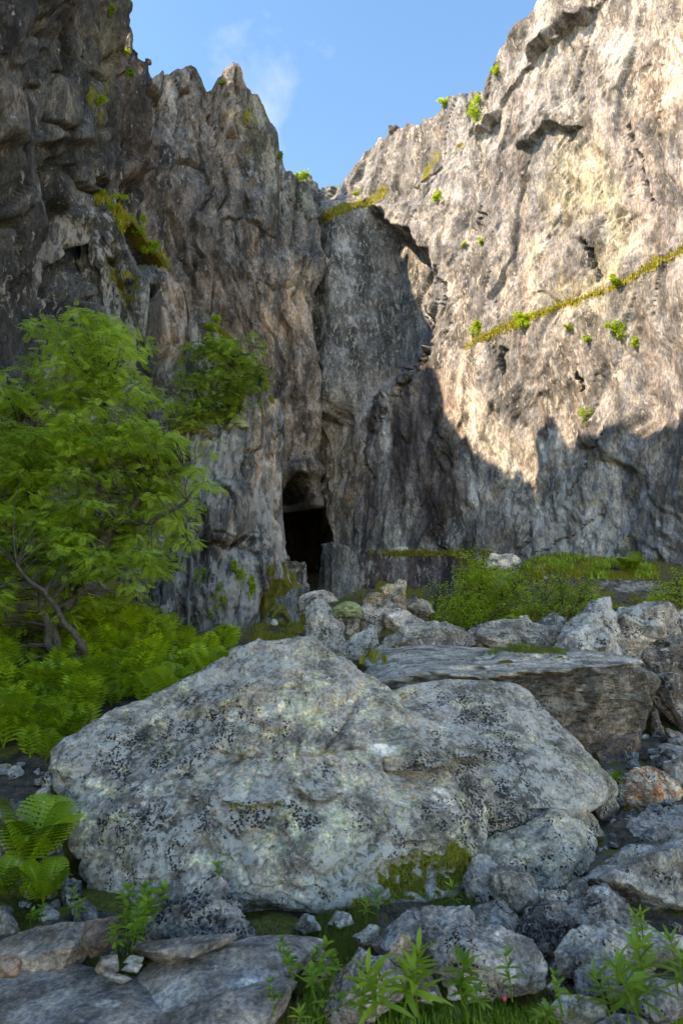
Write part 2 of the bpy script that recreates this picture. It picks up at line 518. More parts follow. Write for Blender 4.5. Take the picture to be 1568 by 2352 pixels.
# ------------------------------------------------------------------ cliffs
def cliff(name, plan, flip, sky_pts, zb, NS, NZ, octs, colour, macro=None, ztop_off=None, lean=0.03, cap=5.0, mat=None,
          jag=0.35, rot=0.0, seed=1, warp=0.6, off_w=0.12, zmax=70, tone=1.0):
    plan = np.array(plan, float)
    seg = np.hypot(*np.diff(plan, axis=0).T); S = np.concatenate([[0], np.cumsum(seg)])
    fine = np.linspace(0, S[-1], 4000)
    fx = np.interp(fine, S, plan[:, 0]); fy = np.interp(fine, S, plan[:, 1])
    # smooth corners a little
    k = np.hanning(121); k /= k.sum()
    fx2 = np.convolve(np.pad(fx, 60, mode='reflect', reflect_type='odd'), k, 'valid')
    fy2 = np.convolve(np.pad(fy, 60, mode='reflect', reflect_type='odd'), k, 'valid')
    fx, fy = fx2, fy2
    dist = np.hypot(fx, fy)
    on = (fy > 4) & (np.abs(fx) < 0.66 * fy)
    w = np.where(on, 12 / dist, off_w)
    cw = np.concatenate([[0], np.cumsum((w[1:] + w[:-1]) / 2)])
    s = np.interp(np.linspace(0, cw[-1], NS), cw, fine)
    x = np.interp(s, fine, fx); y = np.interp(s, fine, fy)
    tx, ty = np.gradient(x, s), np.gradient(y, s)
    L = np.hypot(tx, ty); tx /= L; ty /= L
    nx, ny = (-ty, tx) if flip else (ty, -tx)
    if callable(zb): z0 = zb(x, y)
    else: z0 = np.full(NS, float(zb))
    # skyline height of every column
    zz = np.linspace(0, zmax, 700)
    Xc = x[:, None] - nx[:, None] * lean * zz; Yc = y[:, None] - ny[:, None] * lean * zz
    W = np.stack([Xc, Yc, np.broadcast_to(zz, Xc.shape)], -1)
    px, py = proj(W)
    sp = np.array(sky_pts, float)
    sy = np.interp(px, sp[:, 0], sp[:, 1])
    above = (py < sy) & (zz > z0[:, None] + .2)
    inr = (y > 4) & (px[:, 100] > sp[0, 0] - 400) & (px[:, 100] < sp[-1, 0] + 400)
    zt = np.where(above.any(1), zz[np.argmax(above, 1)], zmax)
    if ztop_off is not None:
        zo, use = ztop_off(x, y, zt, px, py)
        zt = np.where(use, zo, zt)
    zt = zt + jag * fbm(np.stack([s * 0.9, s * 0], -1), 4, seed + 90) * 1.2
    zt = np.maximum(zt, z0 + .3)
    t = np.linspace(0, 1, NZ)
    Z = z0[:, None] + (zt - z0)[:, None] * t
    Sg = np.broadcast_to(s[:, None], Z.shape)
    bx = x[:, None] - nx[:, None] * lean * Z; by = y[:, None] - ny[:, None] * lean * Z
    B0 = np.stack([bx, by, Z], -1)
    px, py = proj(B0)
    q = np.stack([Sg, Z], -1)
    wv = np.stack([fbm(q * 0.25, 3, seed + 3), fbm(q * 0.25, 3, seed + 4)], -1) * warp * 2
    q = q + wv
    ca, sa = math.cos(math.radians(rot)), math.sin(math.radians(rot))
    u = q[..., 0] * ca + q[..., 1] * sa; v = -q[..., 0] * sa + q[..., 1] * ca
    d = np.zeros(Z.shape); crack = np.ones(Z.shape); cel = np.zeros(Z.shape)
    for j, (cx, cz, amp, tilt, depth) in enumerate(octs):
        colm = cz > 5 * cx - 1e-6          # tall joint-bounded slabs
        rough = .35 + 1.05 * sstep(-.25, .35, fbm(np.stack([u / (cx * 4), v / (cz * 3)], -1), 3, seed + 40 + j))
        wj = fbm(np.stack([u, v], -1) / (cx * 1.6), 2, seed + 60 + j)
        wk = fbm(np.stack([u, v], -1) / (cx * 1.6), 2, seed + 160 + j)
        wa = .22 if colm else .45
        QQ = np.stack([u / cx + wa * wj, v / cz + .25 * wk], -1) + j * 7.7
        f, e, ci = facets(QQ, seed + j, tilt, 60.0 if colm else float(np.clip(cx / .05, 10, 60)))
        if colm:
            d += amp * f * (.5 + .5 * rough)
            wid = .035 + .10 * ci
            cr = (1 - sstep(0.0, wid, e)) * sstep(.25, .6, ci + .4 * wk)
            d -= depth * cr
            cel = ci
        else:
            tr = planes(QQ * np.array([1.15, 1.0]), seed + 300 + j) + .6 * planes(QQ[..., ::-1] * np.array([1.9, 2.1]) + 5.1, seed + 330 + j)
            d += amp * (.85 * tr + .45 * f) * rough
    d += 0.05 * fbm(q * 1.5, 4, seed + 7)
    for ax in (0, 1):
        e_ = np.pad(d, [(1, 1), (0, 0)] if ax == 0 else [(0, 0), (1, 1)], mode='edge')
        d = (e_[:-2] + 4 * d + e_[2:]) / 6 if ax == 0 else (e_[:, :-2] + 4 * d + e_[:, 2:]) / 6
    if macro is not None:
        d = macro(px, py, Sg, Z, d, B0)
    P = B0.copy()
    P[..., 0] += nx[:, None] * d; P[..., 1] += ny[:, None] * d
    # top cap going back into the rock
    ncap = 5
    caps = []
    last = P[:, -1]
    dn = np.hypot(x, y)
    facing = np.clip(-(nx * x + ny * y) / dn, 0, 1) ** 1.5
    for i in range(1, ncap + 1):
        c = last.copy(); b = (.15 + cap * facing) * (i / ncap) ** 1.4
        c[:, 0] -= nx * b; c[:, 1] -= ny * b
        c[:, 2] += -0.15 * b + 0.12 * b * fbm(np.stack([s * .8, s * 0 + i * .7], -1), 3, seed + 5)
        caps.append(c)
    P = np.concatenate([P, np.stack(caps, 1)], 1)
    px, py = proj(P)
    dd = np.concatenate([d, np.repeat(d[:, -1:], ncap, 1)], 1)
    cr = np.concatenate([crack, np.ones((NS, ncap))], 1)
    ce = np.concatenate([cel, np.repeat(cel[:, -1:], ncap, 1)], 1)
    Sg = np.concatenate([Sg, np.repeat(Sg[:, -1:], ncap, 1)], 1)
    col, lichen, dark, moss = colour(px, py, Sg, P[..., 2], P, ce)
    V = P.reshape(-1, 3)
    a, b = P.shape[:2]
    i = np.arange(a * b).reshape(a, b)
    F = np.stack([i[:-1, :-1], i[1:, :-1], i[1:, 1:], i[:-1, 1:]], -1)
    if not flip: F = F[..., ::-1]
    g_ = col.mean(-1, keepdims=True)
    col = (g_ + (col - g_) * .72) * tone * (.74 + .5 * ce[..., None])
    me = mesh_from(name, V, [F.reshape(-1, 4)], {'col': np.clip(col, .01, .9).reshape(-1, 3), 'lichen': lichen.ravel(), 'dark': dark.ravel(), 'moss': np.clip(moss, 0, 1).ravel()}, mat)
    o = link(name, me, kind='structure')
    return dict(P=V, px=px.ravel(), py=py.ravel(), obj=o, moss=np.clip(moss, 0, 1).ravel())


def pick(w, px, py):
    """surface point of a cliff nearest to a direction"""
    q = (w['px'] - px) ** 2 + (w['py'] - py) ** 2
    k = np.argpartition(q, 12)[:12]
    k = k[q[k] < max(q[k].min() * 4, 9)]
    Y = w['P'][k, 1]
    return w['P'][k[np.argmin(Y)]]


SKY_R = [(560, 560), (735, 432), (760, 420), (790, 400), (815, 352), (850, 303), (872, 292), (880, 280), (900, 277), (948, 282),
         (965, 268), (1000, 238), (1030, 215), (1060, 200), (1108, 195), (1122, 178), (1130, 165), (1140, 125), (1165, 88),
         (1195, 48), (1222, 12), (1240, -10), (1300, -110), (1500, -350), (2600, -900)]
LEDGE = [(1000, 812), (1070, 800), (1130, 766), (1240, 726), (1300, 700), (1390, 670), (1420, 655), (1480, 622), (1568, 575), (1650, 535)]
RECESS = [(700, 500), (760, 488), (830, 474), (880, 500), (925, 540), (962, 590), (972, 640), (962, 700), (975, 790), (930, 826), (880, 870), (840, 900), (790, 960), (700, 1010)]


def macro_R(px, py, s, z, d, B):
    # recessed dark face left of the prow
    wx = 34 * fbm(np.stack([px, py], -1) / 50, 4, 66); wy = 16 * fbm(np.stack([px, py], -1) / 40, 4, 67)
    m = softpoly(px + wx, py + wy, RECESS, 22)
    # distance from the wall plane to the recessed plane (through (-1.3,42.3) and (5,45))
    n = np.array([.394, -.919]); p0 = np.array([-1.3, 42.4])
    g = (p0[0] - B[..., 0]) * n[0] + (p0[1] - B[..., 1]) * n[1]
    nn = np.array([-.78, -.627])
    t = g / (nn @ n)
    d = d * (1 + .2 * m) + np.clip(t, -3.0, 2.2) * m
    cvm = softpoly(px, py, [(560, 1500), (560, 1000), (690, 1040), (740, 1150), (754, 1230), (756, 1500)], 6)
    d = d - 9 * cvm
    # green ledge: rock below stands proud
    ly = np.interp(px, [p[0] for p in LEDGE], [p[1] for p in LEDGE])
    on = sstep(1040, 1120, px)
    d += on * 0.75 * sstep(-3, 6, py - ly) * (1 - sstep(60, 260, py - ly) * .8)
    # setback of the upper left rim
    ly2 = np.interp(px, [735, 960, 1060, 1110, 1140, 1200], [455, 480, 330, 210, 120, 0])
    d -= .5 * sstep(0, 24, ly2 - py + 10 * fbm(np.stack([px, py], -1) / 30, 2, 68)) * (px < 1200)
    # overhanging diagonal roofs, upper right
    for pts, amp in (([(1095, 330), (1170, 215), (1260, 130), (1330, 60), (1400, 0)], .8), ([(1190, 340), (1260, 300), (1330, 290)], .5)):
        yy = np.interp(px, [p[0] for p in pts], [p[1] for p in pts]) + 26 * fbm(np.stack([px, py], -1) / 45, 3, 71)
        amp = amp * (.35 + .9 * sstep(-.2, .3, fbm(np.stack([px, py], -1) / 60, 2, 72)))
        inx = sstep(pts[0][0] - 20, pts[0][0] + 30, px) * (1 - sstep(pts[-1][0] - 30, pts[-1][0] + 20, px))
        d += amp * inx * sstep(-70, 0, py - yy) * (1 - sstep(0, 6, py - yy))
    # cracks
    for pts, wd, am in (([(1000, 970), (1020, 1030), (1040, 1080)], 5, .5), ([(985, 1130), (1000, 1190), (1015, 1260)], 7, .6),
                        ([(1385, 1000), (1320, 1100), (1298, 1140)], 5, .5), ([(1340, 830), (1330, 900)], 4, .5), ([(1000, 610), (1012, 690)], 5, .4),
                        ([(1170, 810), (1168, 860)], 7, .6), ([(1330, 540), (1352, 580), (1370, 640)], 7, .5), ([(1100, 470), (1105, 530)], 5, .3),
                        ([(1440, 280), (1470, 380), (1500, 460)], 5, .4), ([(1395, 1165), (1215, 1280)], 5, .3), ([(1205, 1230), (1180, 1275)], 6, .4),
                        ([(870, 960), (935, 870), (985, 815)], 6, .6), ([(900, 700), (960, 770)], 6, .5), ([(820, 1000), (850, 1110)], 5, .4)):
        d -= .8 * am * (1 - sstep(0, wd * .8, linedist(px + 14 * fbm(np.stack([px, py], -1) / 26, 3, 78), py + 14 * fbm(np.stack([px, py], -1) / 26, 3, 79), pts) + 4 * fbm(np.stack([px, py], -1) / 12, 2, 77)))
    # overhang above the lower dark face, roofs at its foot
    d += .9 * (1 - sstep(0, 10, np.abs(linedist(px, py, [(870, 870), (925, 830), (985, 800)])))) * (py < 840)
    return d


def colour_R(px, py, s, z, P, ce):
    q = np.stack([s, z], -1)
    n1 = fbm(q * np.array([.16, .08]), 4, 21); n2 = fbm(q * np.array([.7, .28]), 4, 22); n3 = fbm(q * np.array([2.2, .7]), 3, 23)
    nst = fbm(q * np.array([1.1, .07]), 4, 24)
    c = np.full(px.shape + (3,), (.142, .147, .160))
    c = lerp(c, (.195, .200, .218), sstep(-.2, .45, n1 + n3 * .3))
    c = lerp(c, (.25, .225, .215), sstep(.05, .5, n2) * .6)
    c = lerp(c, (.20, .165, .16), sstep(.15, .45, nst) * .5)
    c = lerp(c, (.37, .35, .225), np.clip(blob(px, py, 1350, 520, 110, 190, -12, .6) * .75 + blob(px, py, 1270, 600, 60, 120) * .3, 0, 1) * sstep(-.5, .3, n2))
    c = lerp(c, (.43, .29, .17), np.clip(blob(px, py, 1530, 190, 60, 110, 10, .7) + blob(px, py, 1040, 300, 40, 30, -25), 0, 1) * .6 * sstep(-.3, .4, n2))
    c = lerp(c, (.24, .20, .20), blob(px, py, 1470, 440, 45, 170, -14, .7) * .7)
    c = lerp(c, (.29, .265, .25), blob(px, py, 1500, 60, 260, 170, 0, .7) * .6)
    lich = np.full(px.shape, .15) + .35 * sstep(-.1, .4, n2)
    dark = np.full(px.shape, .15)
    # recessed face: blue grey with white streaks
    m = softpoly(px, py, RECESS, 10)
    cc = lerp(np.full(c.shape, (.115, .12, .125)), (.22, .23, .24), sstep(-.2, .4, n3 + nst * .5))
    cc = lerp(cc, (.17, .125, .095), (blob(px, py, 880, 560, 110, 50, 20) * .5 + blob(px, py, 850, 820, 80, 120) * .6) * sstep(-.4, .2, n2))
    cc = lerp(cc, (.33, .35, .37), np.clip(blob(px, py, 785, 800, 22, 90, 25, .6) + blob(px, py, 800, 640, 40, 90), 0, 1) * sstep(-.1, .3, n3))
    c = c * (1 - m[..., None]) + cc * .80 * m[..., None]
    lich = lich * (1 - m) + m * .45
    # lower zone: dark purple-brown water stains and blue-white lichen
    low = sstep(0, 90, py - np.interp(px, [700, 960, 1060, 1150, 1568], [880, 800, 830, 960, 960]))
    lowc = np.full(c.shape, (.20, .20, .21))
    lowc = lerp(lowc, (.36, .38, .41), sstep(.0, .4, n3 * .8 + n2 * .6))
    lowc = lerp(lowc, (.29, .24, .19), sstep(.12, .4, n1 + nst * .4) * .8)
    stain = np.clip(blob(px, py, 985, 1000, 80, 250, -4, .5) + blob(px, py, 850, 1060, 60, 200, 0, .6) * .8 * sstep(-.2, .2, nst), 0, 1)
    lowc = lerp(lowc, (.105, .078, .076), stain * .85)
    lowc = lerp(lowc, (.045, .035, .038), np.clip(blob(px, py, 1000, 1200, 22, 70, -14, .5) + blob(px, py, 925, 1020, 24, 120, 4) * .6 + sstep(.2, .4, nst) * stain, 0, 1))
    lowc = lerp(lowc, (.19, .135, .09), blob(px, py, 775, 1110, 60, 110, 0, .6) * .8)
    lowc = lerp(lowc, (.13, .15, .19), blob(px, py, 1510, 1180, 90, 110, 0, .6) * .6)
    c = c * (1 - low[..., None]) + lowc * np.array([1.42, 1.28, 1.12]) * low[..., None]  # whole lower zone lifted and warmed to counter the bluish shade there
    lich = lich * (1 - low) + low * (.75 * (1 - stain) * sstep(-.4, .3, n2))
    dark = dark + low * .25
    c = lerp(c, (.03, .022, .017), softpoly(px, py, [(560, 1500), (560, 1000), (690, 1040), (740, 1150), (754, 1230), (756, 1500)], 8))  # inside of the cave: its darkness is put into the colour
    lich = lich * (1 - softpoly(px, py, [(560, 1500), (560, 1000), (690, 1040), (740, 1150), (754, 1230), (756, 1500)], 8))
    moss = np.zeros(px.shape)
    ly = np.interp(px, [p[0] for p in LEDGE], [p[1] for p in LEDGE])
    moss = np.maximum(moss, (1 - sstep(2, 9, np.abs(py - ly + 1 + 6 * n3) + 5 * n2)) * sstep(1020, 1120, px) * sstep(-.35, .05, fbm(np.stack([px, py], -1) / 22, 3, 29)))
    moss = np.maximum(moss, .9 * (1 - sstep(5, 13, linedist(px, py, [(742, 500), (790, 478), (850, 462), (880, 440)]) + 8 * n3)))
    moss = np.maximum(moss, .6 * (1 - sstep(3, 10, linedist(px, py, [(960, 430), (1000, 360), (1060, 330)]) + 12 * n3)) * sstep(-.1, .2, fbm(np.stack([px, py], -1) / 16, 3, 28)))
    moss = np.maximum(moss, .5 * (1 - sstep(3, 10, linedist(px, py, [(1130, 170), (1150, 140), (1190, 60)]) + 10 * n3)) * sstep(-.1, .2, fbm(np.stack([px, py], -1) / 16, 3, 27)))
    moss = np.maximum(moss, .75 * (1 - sstep(3, 10, linedist(px, py, [(960, 1270), (1060, 1268), (1160, 1275)]) + 10 * n3)))
    return c, lich, dark, moss


def foot_R(x, y):
    return terr(x, y) - 1.0


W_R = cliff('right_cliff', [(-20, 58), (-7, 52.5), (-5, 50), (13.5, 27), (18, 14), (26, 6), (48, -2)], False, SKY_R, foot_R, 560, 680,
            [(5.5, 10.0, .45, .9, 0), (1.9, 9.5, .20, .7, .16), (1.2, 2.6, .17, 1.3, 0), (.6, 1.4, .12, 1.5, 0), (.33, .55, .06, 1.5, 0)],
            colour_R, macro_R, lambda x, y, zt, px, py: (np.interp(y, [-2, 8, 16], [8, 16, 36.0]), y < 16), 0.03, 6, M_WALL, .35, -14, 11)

# --- left massif behind (tower) with the cave
SKY_B = [(200, 230), (330, 208), (340, 186), (375, 165), (400, 158), (420, 150), (445, 140), (460, 135), (468, 148), (476, 172), (482, 185), (505, 189),
         (508, 178), (515, 172), (528, 164), (545, 166), (552, 180), (575, 190), (600, 213), (612, 235), (622, 262), (636, 285), (644, 310), (644, 345), (650, 372), (658, 388),
         (680, 400), (700, 412), (715, 432), (728, 455), (736, 478), (741, 500), (760, 620), (900, 700)]
CAVE = [(630, 1430), (640, 1200), (652, 1150), (664, 1118), (676, 1096), (688, 1100), (704, 1128), (722, 1150), (738, 1190), (750, 1240), (752, 1430)]


def macro_B(px, py, s, z, d, B):
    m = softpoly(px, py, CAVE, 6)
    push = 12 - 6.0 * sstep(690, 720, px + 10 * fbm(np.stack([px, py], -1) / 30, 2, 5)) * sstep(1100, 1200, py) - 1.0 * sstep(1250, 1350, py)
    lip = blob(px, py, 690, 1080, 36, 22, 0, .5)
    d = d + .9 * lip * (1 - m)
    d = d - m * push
    d -= .8 * (1 - sstep(3, 10, linedist(px, py, [(570, 480), (575, 620), (590, 760)]))) * .4
    d -= .8 * (1 - sstep(4, 12, linedist(px, py, [(395, 480), (410, 500), (425, 560)])))
    d += .7 * blob(px, py, 690, 620, 40, 40, 0, .5)
    return d


def colour_B(px, py, s, z, P, ce):
    q = np.stack([s, z], -1)
    n1 = fbm(q * np.array([.2, .1]), 4, 31); n2 = fbm(q * np.array([.9, .3]), 4, 32); n3 = fbm(q * np.array([2.6, .8]), 3, 33)
    nst = fbm(q * np.array([1.4, .08]), 4, 34)
    c = np.full(px.shape + (3,), (.19, .145, .12))
    c = lerp(c, (.13, .12, .115), sstep(-.1, .35, n1 + nst * .4))
    c = lerp(c, (.31, .24, .19), sstep(.1, .5, n2 + n3 * .4) * .8)
    c = lerp(c, (.42, .27, .17), np.clip(blob(px, py, 560, 620, 70, 190, -12, .6) + blob(px, py, 680, 800, 60, 220, 0, .6), 0, 1) * .7 * sstep(-.3, .25, n2))
    c = lerp(c, (.17, .18, .12), np.clip(blob(px, py, 690, 440, 60, 70, 30, .6) + blob(px, py, 600, 300, 50, 90, -10), 0, 1) * .8 * sstep(-.4, .2, n3))
    c = lerp(c, (.43, .35, .29), blob(px, py, 685, 640, 45, 45, 0, .5) * .7)
    c = lerp(c, (.06, .05, .045), sstep(.25, .5, nst) * .5)
    lich = .2 + .5 * sstep(-.2, .3, n2) * sstep(-.2, .3, n1)
    dark = .2 + .3 * sstep(0, .4, n1)
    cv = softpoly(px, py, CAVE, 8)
    c = lerp(c, (.03, .022, .017), cv)  # near-black rock colour paints the cave darkness in
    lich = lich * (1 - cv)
    moss = .75 * sstep(.15, .5, n2) * np.clip(blob(px, py, 700, 430, 60, 40, 30) + blob(px, py, 600, 270, 40, 50) + blob(px, py, 640, 1350, 40, 60), 0, 1)
    moss = np.maximum(moss, .8 * blob(px, py, 240, 320, 40, 60, 0, .6) * sstep(-.1, .3, n3))
    return c, lich, dark, moss


W_B = cliff('left_tower_cliff', [(-21, 60), (-19, 44), (-16.5, 34), (-12.5, 34), (-9.0, 37.0), (-1.25, 40.5), (-1.0, 41.5), (-2.2, 52)], False, SKY_B,  # first points add an unseen back wall that keeps sun out of the cave
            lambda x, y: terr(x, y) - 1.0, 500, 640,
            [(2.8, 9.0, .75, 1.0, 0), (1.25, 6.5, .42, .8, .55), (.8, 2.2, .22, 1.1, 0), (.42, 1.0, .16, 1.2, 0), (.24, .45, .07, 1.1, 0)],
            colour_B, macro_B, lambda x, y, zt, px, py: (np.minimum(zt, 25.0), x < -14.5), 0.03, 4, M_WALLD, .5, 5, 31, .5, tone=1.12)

# --- left wall beside the viewer
SKY_A = [(-3000, -2600), (0, -700), (200, -200), (262, 0), (264, 50), (268, 96), (272, 108), (296, 112), (303, 125), (305, 150), (308, 182), (322, 192), (330, 205), (334, 232), (350, 380), (500, 500)]


def macro_A(px, py, s, z, d, B):
    d += 1.3 * (sstep(0, 25, 340 - py) * sstep(-20, 60, py - 60)) * blob(px, py, 150, 260, 160, 120, 0, .6) * .35
    d -= 1.2 * (1 - sstep(6, 22, linedist(px, py, [(205, 450), (190, 560), (140, 680), (95, 780)])))
    d -= .7 * (1 - sstep(5, 16, linedist(px, py, [(140, 120), (115, 250), (100, 330)])))
    return d


def colour_A(px, py, s, z, P, ce):
    q = np.stack([s, z], -1)
    n1 = fbm(q * np.array([.25, .1]), 4, 41); n2 = fbm(q * np.array([1.0, .35]), 4, 42); n3 = fbm(q * np.array([3, 1.2]), 3, 43)
    c = np.full(px.shape + (3,), (.115, .09, .08))
    c = lerp(c, (.08, .085, .09), sstep(-.1, .3, n1))
    c = lerp(c, (.20, .17, .145), sstep(.1, .5, n2 + n3 * .3) * .7)
    c = lerp(c, (.17, .15, .07), blob(px, py, 230, 150, 50, 200, 10, .6) * .5 * sstep(-.3, .3, n2))
    lowz = sstep(300, 600, py)
    lich = .1 + .75 * lowz * sstep(-.3, .3, n2)
    dark = np.full(px.shape, .3)
    moss = .7 * sstep(.1, .4, n3 + n2) * np.clip(blob(px, py, 230, 230, 50, 60) + blob(px, py, 290, 150, 20, 40) * 1.2, 0, 1)
    return c, lich, dark, moss


def ztop_A(x, y, zt, px, py):
    # rim of the wall out of frame, shaped to cast its shadow and block sun
    yy = [-5, 9, 13.5, 16.5, 19, 21, 23, 24.5]
    hh = [12, 25, 33.0, 32.8, 31.6, 31.4, 31.0, 30.6]
    return np.interp(y, yy, hh), y < 24.0


W_A = cliff('left_near_cliff', [(-19, 38), (-10.2, 29), (-9.35, 26.2), (-9.4, 22), (-9.7, 17), (-10, 10), (-9.8, 0), (-12, -14)], True, SKY_A,  # first point closes an unseen gap that let sun through
            lambda x, y: terr(x, y) - 1.2, 330, 560,
            [(2.8, 7.0, .75, 1.0, 0), (1.1, 6.0, .45, .8, .6), (.6, 1.8, .20, 1.1, 0), (.3, .7, .10, 1.1, 0)],
            colour_A, macro_A, ztop_A, 0.0, 3.5, M_WALLD, .25, 14, 51, .5, tone=.76)

# --- buttress with the mossy ramp
SKY_G = [(90, 560), (150, 470), (185, 445), (215, 446), (245, 440), (262, 470), (300, 530), (330, 565), (365, 590), (405, 603), (428, 612), (436, 640),
         (448, 672), (468, 690), (485, 705), (500, 740), (515, 790), (540, 900), (700, 1400)]


def colour_G(px, py, s, z, P, ce):
    q = np.stack([s, z], -1)
    n1 = fbm(q * np.array([.5, .2]), 4, 61); n2 = fbm(q * np.array([1.3, .5]), 4, 62); n3 = fbm(q * np.array([4, 1.6]), 3, 63)
    c = np.full(px.shape + (3,), (.12, .125, .125))
    c = lerp(c, (.08, .085, .075), sstep(-.1, .3, n1))
    c = lerp(c, (.24, .16, .12), blob(px, py, 395, 720, 42, 110, 0, .3) * .9)
    c = lerp(c, (.07, .075, .07), blob(px, py, 300, 620, 90, 60, 0, .5) * .6)
    lich = .25 + .75 * sstep(-.2, .3, n2)
    dark = np.full(px.shape, .35)
    top = np.interp(px, [p[0] for p in SKY_G], [p[1] for p in SKY_G])
    moss = (1 - sstep(6, 36, py - top + 14 * n2)) * .9 + .55 * sstep(.2, .45, n3 + n1) * blob(px, py, 330, 640, 120, 90)
    return c, lich, dark, moss


def macro_G(px, py, s, z, d, B):
    top = np.interp(px, [p[0] for p in SKY_G], [p[1] for p in SKY_G])
    d -= .55 * (1 - sstep(0, 60, py - top))
    d -= .8 * (1 - sstep(4, 12, linedist(px, py, [(352, 660), (345, 760), (340, 860)])))
    d += .5 * blob(px, py, 395, 720, 40, 110, 0, .25)
    d -= .7 * blob(px, py, 265, 570, 25, 14, 0, .4)
    return d


W_G = cliff('mossy_buttress', [(-11.5, 24), (-9.6, 22.5), (-8.6, 22.2), (-5.4, 23.8), (-4.6, 25), (-4.8, 33)], False, SKY_G,
            lambda x, y: terr(x, y) - 1, 250, 330,
            [(1.6, 5.0, .5, 1.0, 0), (.75, 4.2, .30, .8, .35), (.36, .9, .16, 1.1, 0), (.18, .36, .06, 1.0, 0)],
            colour_G, macro_G, lambda x, y, zt, px, py: (np.minimum(zt, 15.8 - (y - 24.2) * 2), y > 24.2), 0.02, 4.5, M_WALLD, .15, 4, 71, .35, tone=1.25)

SKY_H = [(100, 1060), (250, 1010), (370, 1004), (420, 985), (450, 962), (500, 958), (530, 950), (548, 915), (560, 872), (588, 852), (606, 853), (614, 875), (618, 905), (634, 916), (644, 950),
         (650, 985), (652, 1040), (652, 1110), (656, 1200), (668, 1280), (680, 1350), (690, 1420), (760, 1500)]


def colour_H(px, py, s, z, P, ce):
    q = np.stack([s, z], -1)
    n1 = fbm(q * np.array([.5, .2]), 4, 81); n2 = fbm(q * np.array([1.5, .5]), 4, 82); n3 = fbm(q * np.array([5, 1.6]), 3, 83)
    c = np.full(px.shape + (3,), (.13, .135, .14))
    c = lerp(c, (.085, .09, .09), sstep(-.1, .3, n1))
    c = lerp(c, (.36, .25, .185), np.clip(blob(px, py, 600, 1040, 26, 150, 8, .4) + blob(px, py, 640, 1180, 26, 160, 0, .5) * .6, 0, 1) * .85 * sstep(-.5, .1, n3))
    c = lerp(c, (.12, .09, .075), blob(px, py, 480, 1210, 60, 60, 0, .5) * .7)
    lich = .35 + .65 * sstep(-.2, .3, n2)
    dark = np.full(px.shape, .35)
    top = np.interp(px, [p[0] for p in SKY_H], [p[1] for p in SKY_H])
    moss = (1 - sstep(4, 30, py - top + 10 * n2)) * .9 * (px < 630) + .75 * sstep(.05, .35, n3 + n1) * np.clip(blob(px, py, 650, 1350, 50, 70) + blob(px, py, 560, 1400, 80, 70) * .5, 0, 1)
    return c, lich, dark, moss


def macro_H(px, py, s, z, d, B):
    top = np.interp(px, [p[0] for p in SKY_H], [p[1] for p in SKY_H])
    d -= .4 * (1 - sstep(0, 50, py - top)) * (px < 600)
    d += .55 * blob(px, py, 510, 1180, 55, 75, 12, .15)
    d -= .5 * (1 - sstep(3, 8, linedist(px, py, [(462, 1180), (470, 1260), (460, 1340)])))
    d -= .4 * (1 - sstep(2, 6, linedist(px, py, [(470, 1250), (520, 1262), (560, 1235)])))
    return d


W_H = cliff('lichened_buttress', [(-9.5, 20.2), (-7.5, 20.4), (-4.6, 20.6), (-2.3, 21.6), (-1.55, 22.4), (-1.5, 24), (-1.9, 30)], False, SKY_H,
            lambda x, y: terr(x, y) - .8, 330, 300,
            [(1.3, 5.0, .42, 1.0, 0), (.55, 3.6, .28, .8, .28), (.28, .9, .14, 1.1, 0), (.14, .33, .05, 1.0, 0)],
            colour_H, macro_H, None, 0.05, 4.0, M_WALLD, .12, 6, 91, .3, tone=1.3)

# --- low dark step under the right cliff
SKY_S = [(700, 1262), (760, 1250), (800, 1256), (835, 1262), (900, 1274), (960, 1270), (1045, 1272), (1056, 1290), (1065, 1340), (1080, 1400)]


def colour_S(px, py, s, z, P, ce):
    q = np.stack([s, z], -1)
    n2 = fbm(q * np.array([1.5, .4]), 4, 102); nst = fbm(q * np.array([2.4, .2]), 4, 103)
    c = np.full(px.shape + (3,), (.09, .065, .065))
    c = lerp(c, (.20, .18, .18), sstep(.0, .3, nst) * .8)
    c = lerp(c, (.19, .20, .19), sstep(835, 790, px))
    top = np.interp(px, [p[0] for p in SKY_S], [p[1] for p in SKY_S])
    moss = (1 - sstep(3, 9, py - top + 5 * n2)) * .8 * sstep(850, 900, px)
    return c, .3 + .3 * sstep(0, .3, n2), np.full(px.shape, .3), moss


W_S = cliff('dark_rock_step', [(-1.6, 39), (-1.05, 34.9), (-.6, 34.3), (3, 34.6), (5.7, 34.2), (6.6, 35.5)], False, SKY_S,
            lambda x, y: 0 * x + 3.4, 220, 70, [(1.2, 3.0, .22, 1.0, 0), (.5, 1.2, .10, 1.0, .08), (.2, .5, .04, 1, 0)],
            colour_S, None, None, 0.06, 6.0, M_WALLD, .08, 4, 111, .3, tone=1.25)


# ------------------------------------------------------------------ boulders
def ico(n):
    import bmesh
    bm = bmesh.new()
    bmesh.ops.create_icosphere(bm, subdivisions=n, radius=1)
    V = np.array([v.co[:] for v in bm.verts]); F = np.array([[v.index for v in f.verts] for f in bm.faces])
    bm.free()
    return V, F


ICO = {n: ico(n) for n in (2, 3, 4, 5, 6, 7)}


def hull_planes(pts):
    import bmesh
    bm = bmesh.new()
    for p in pts: bm.verts.new(p)
    g = bmesh.ops.convex_hull(bm, input=bm.verts)
    bm.normal_update()
    out = []
    for f in bm.faces:
        n = np.array(f.normal[:]); c = np.array(f.calc_center_median()[:])
        if f.calc_area() > 1e-8: out.append((n, n @ c))
    bm.free()
    N = np.array([o[0] for o in out]); D = np.array([o[1] for o in out])
    return N, D


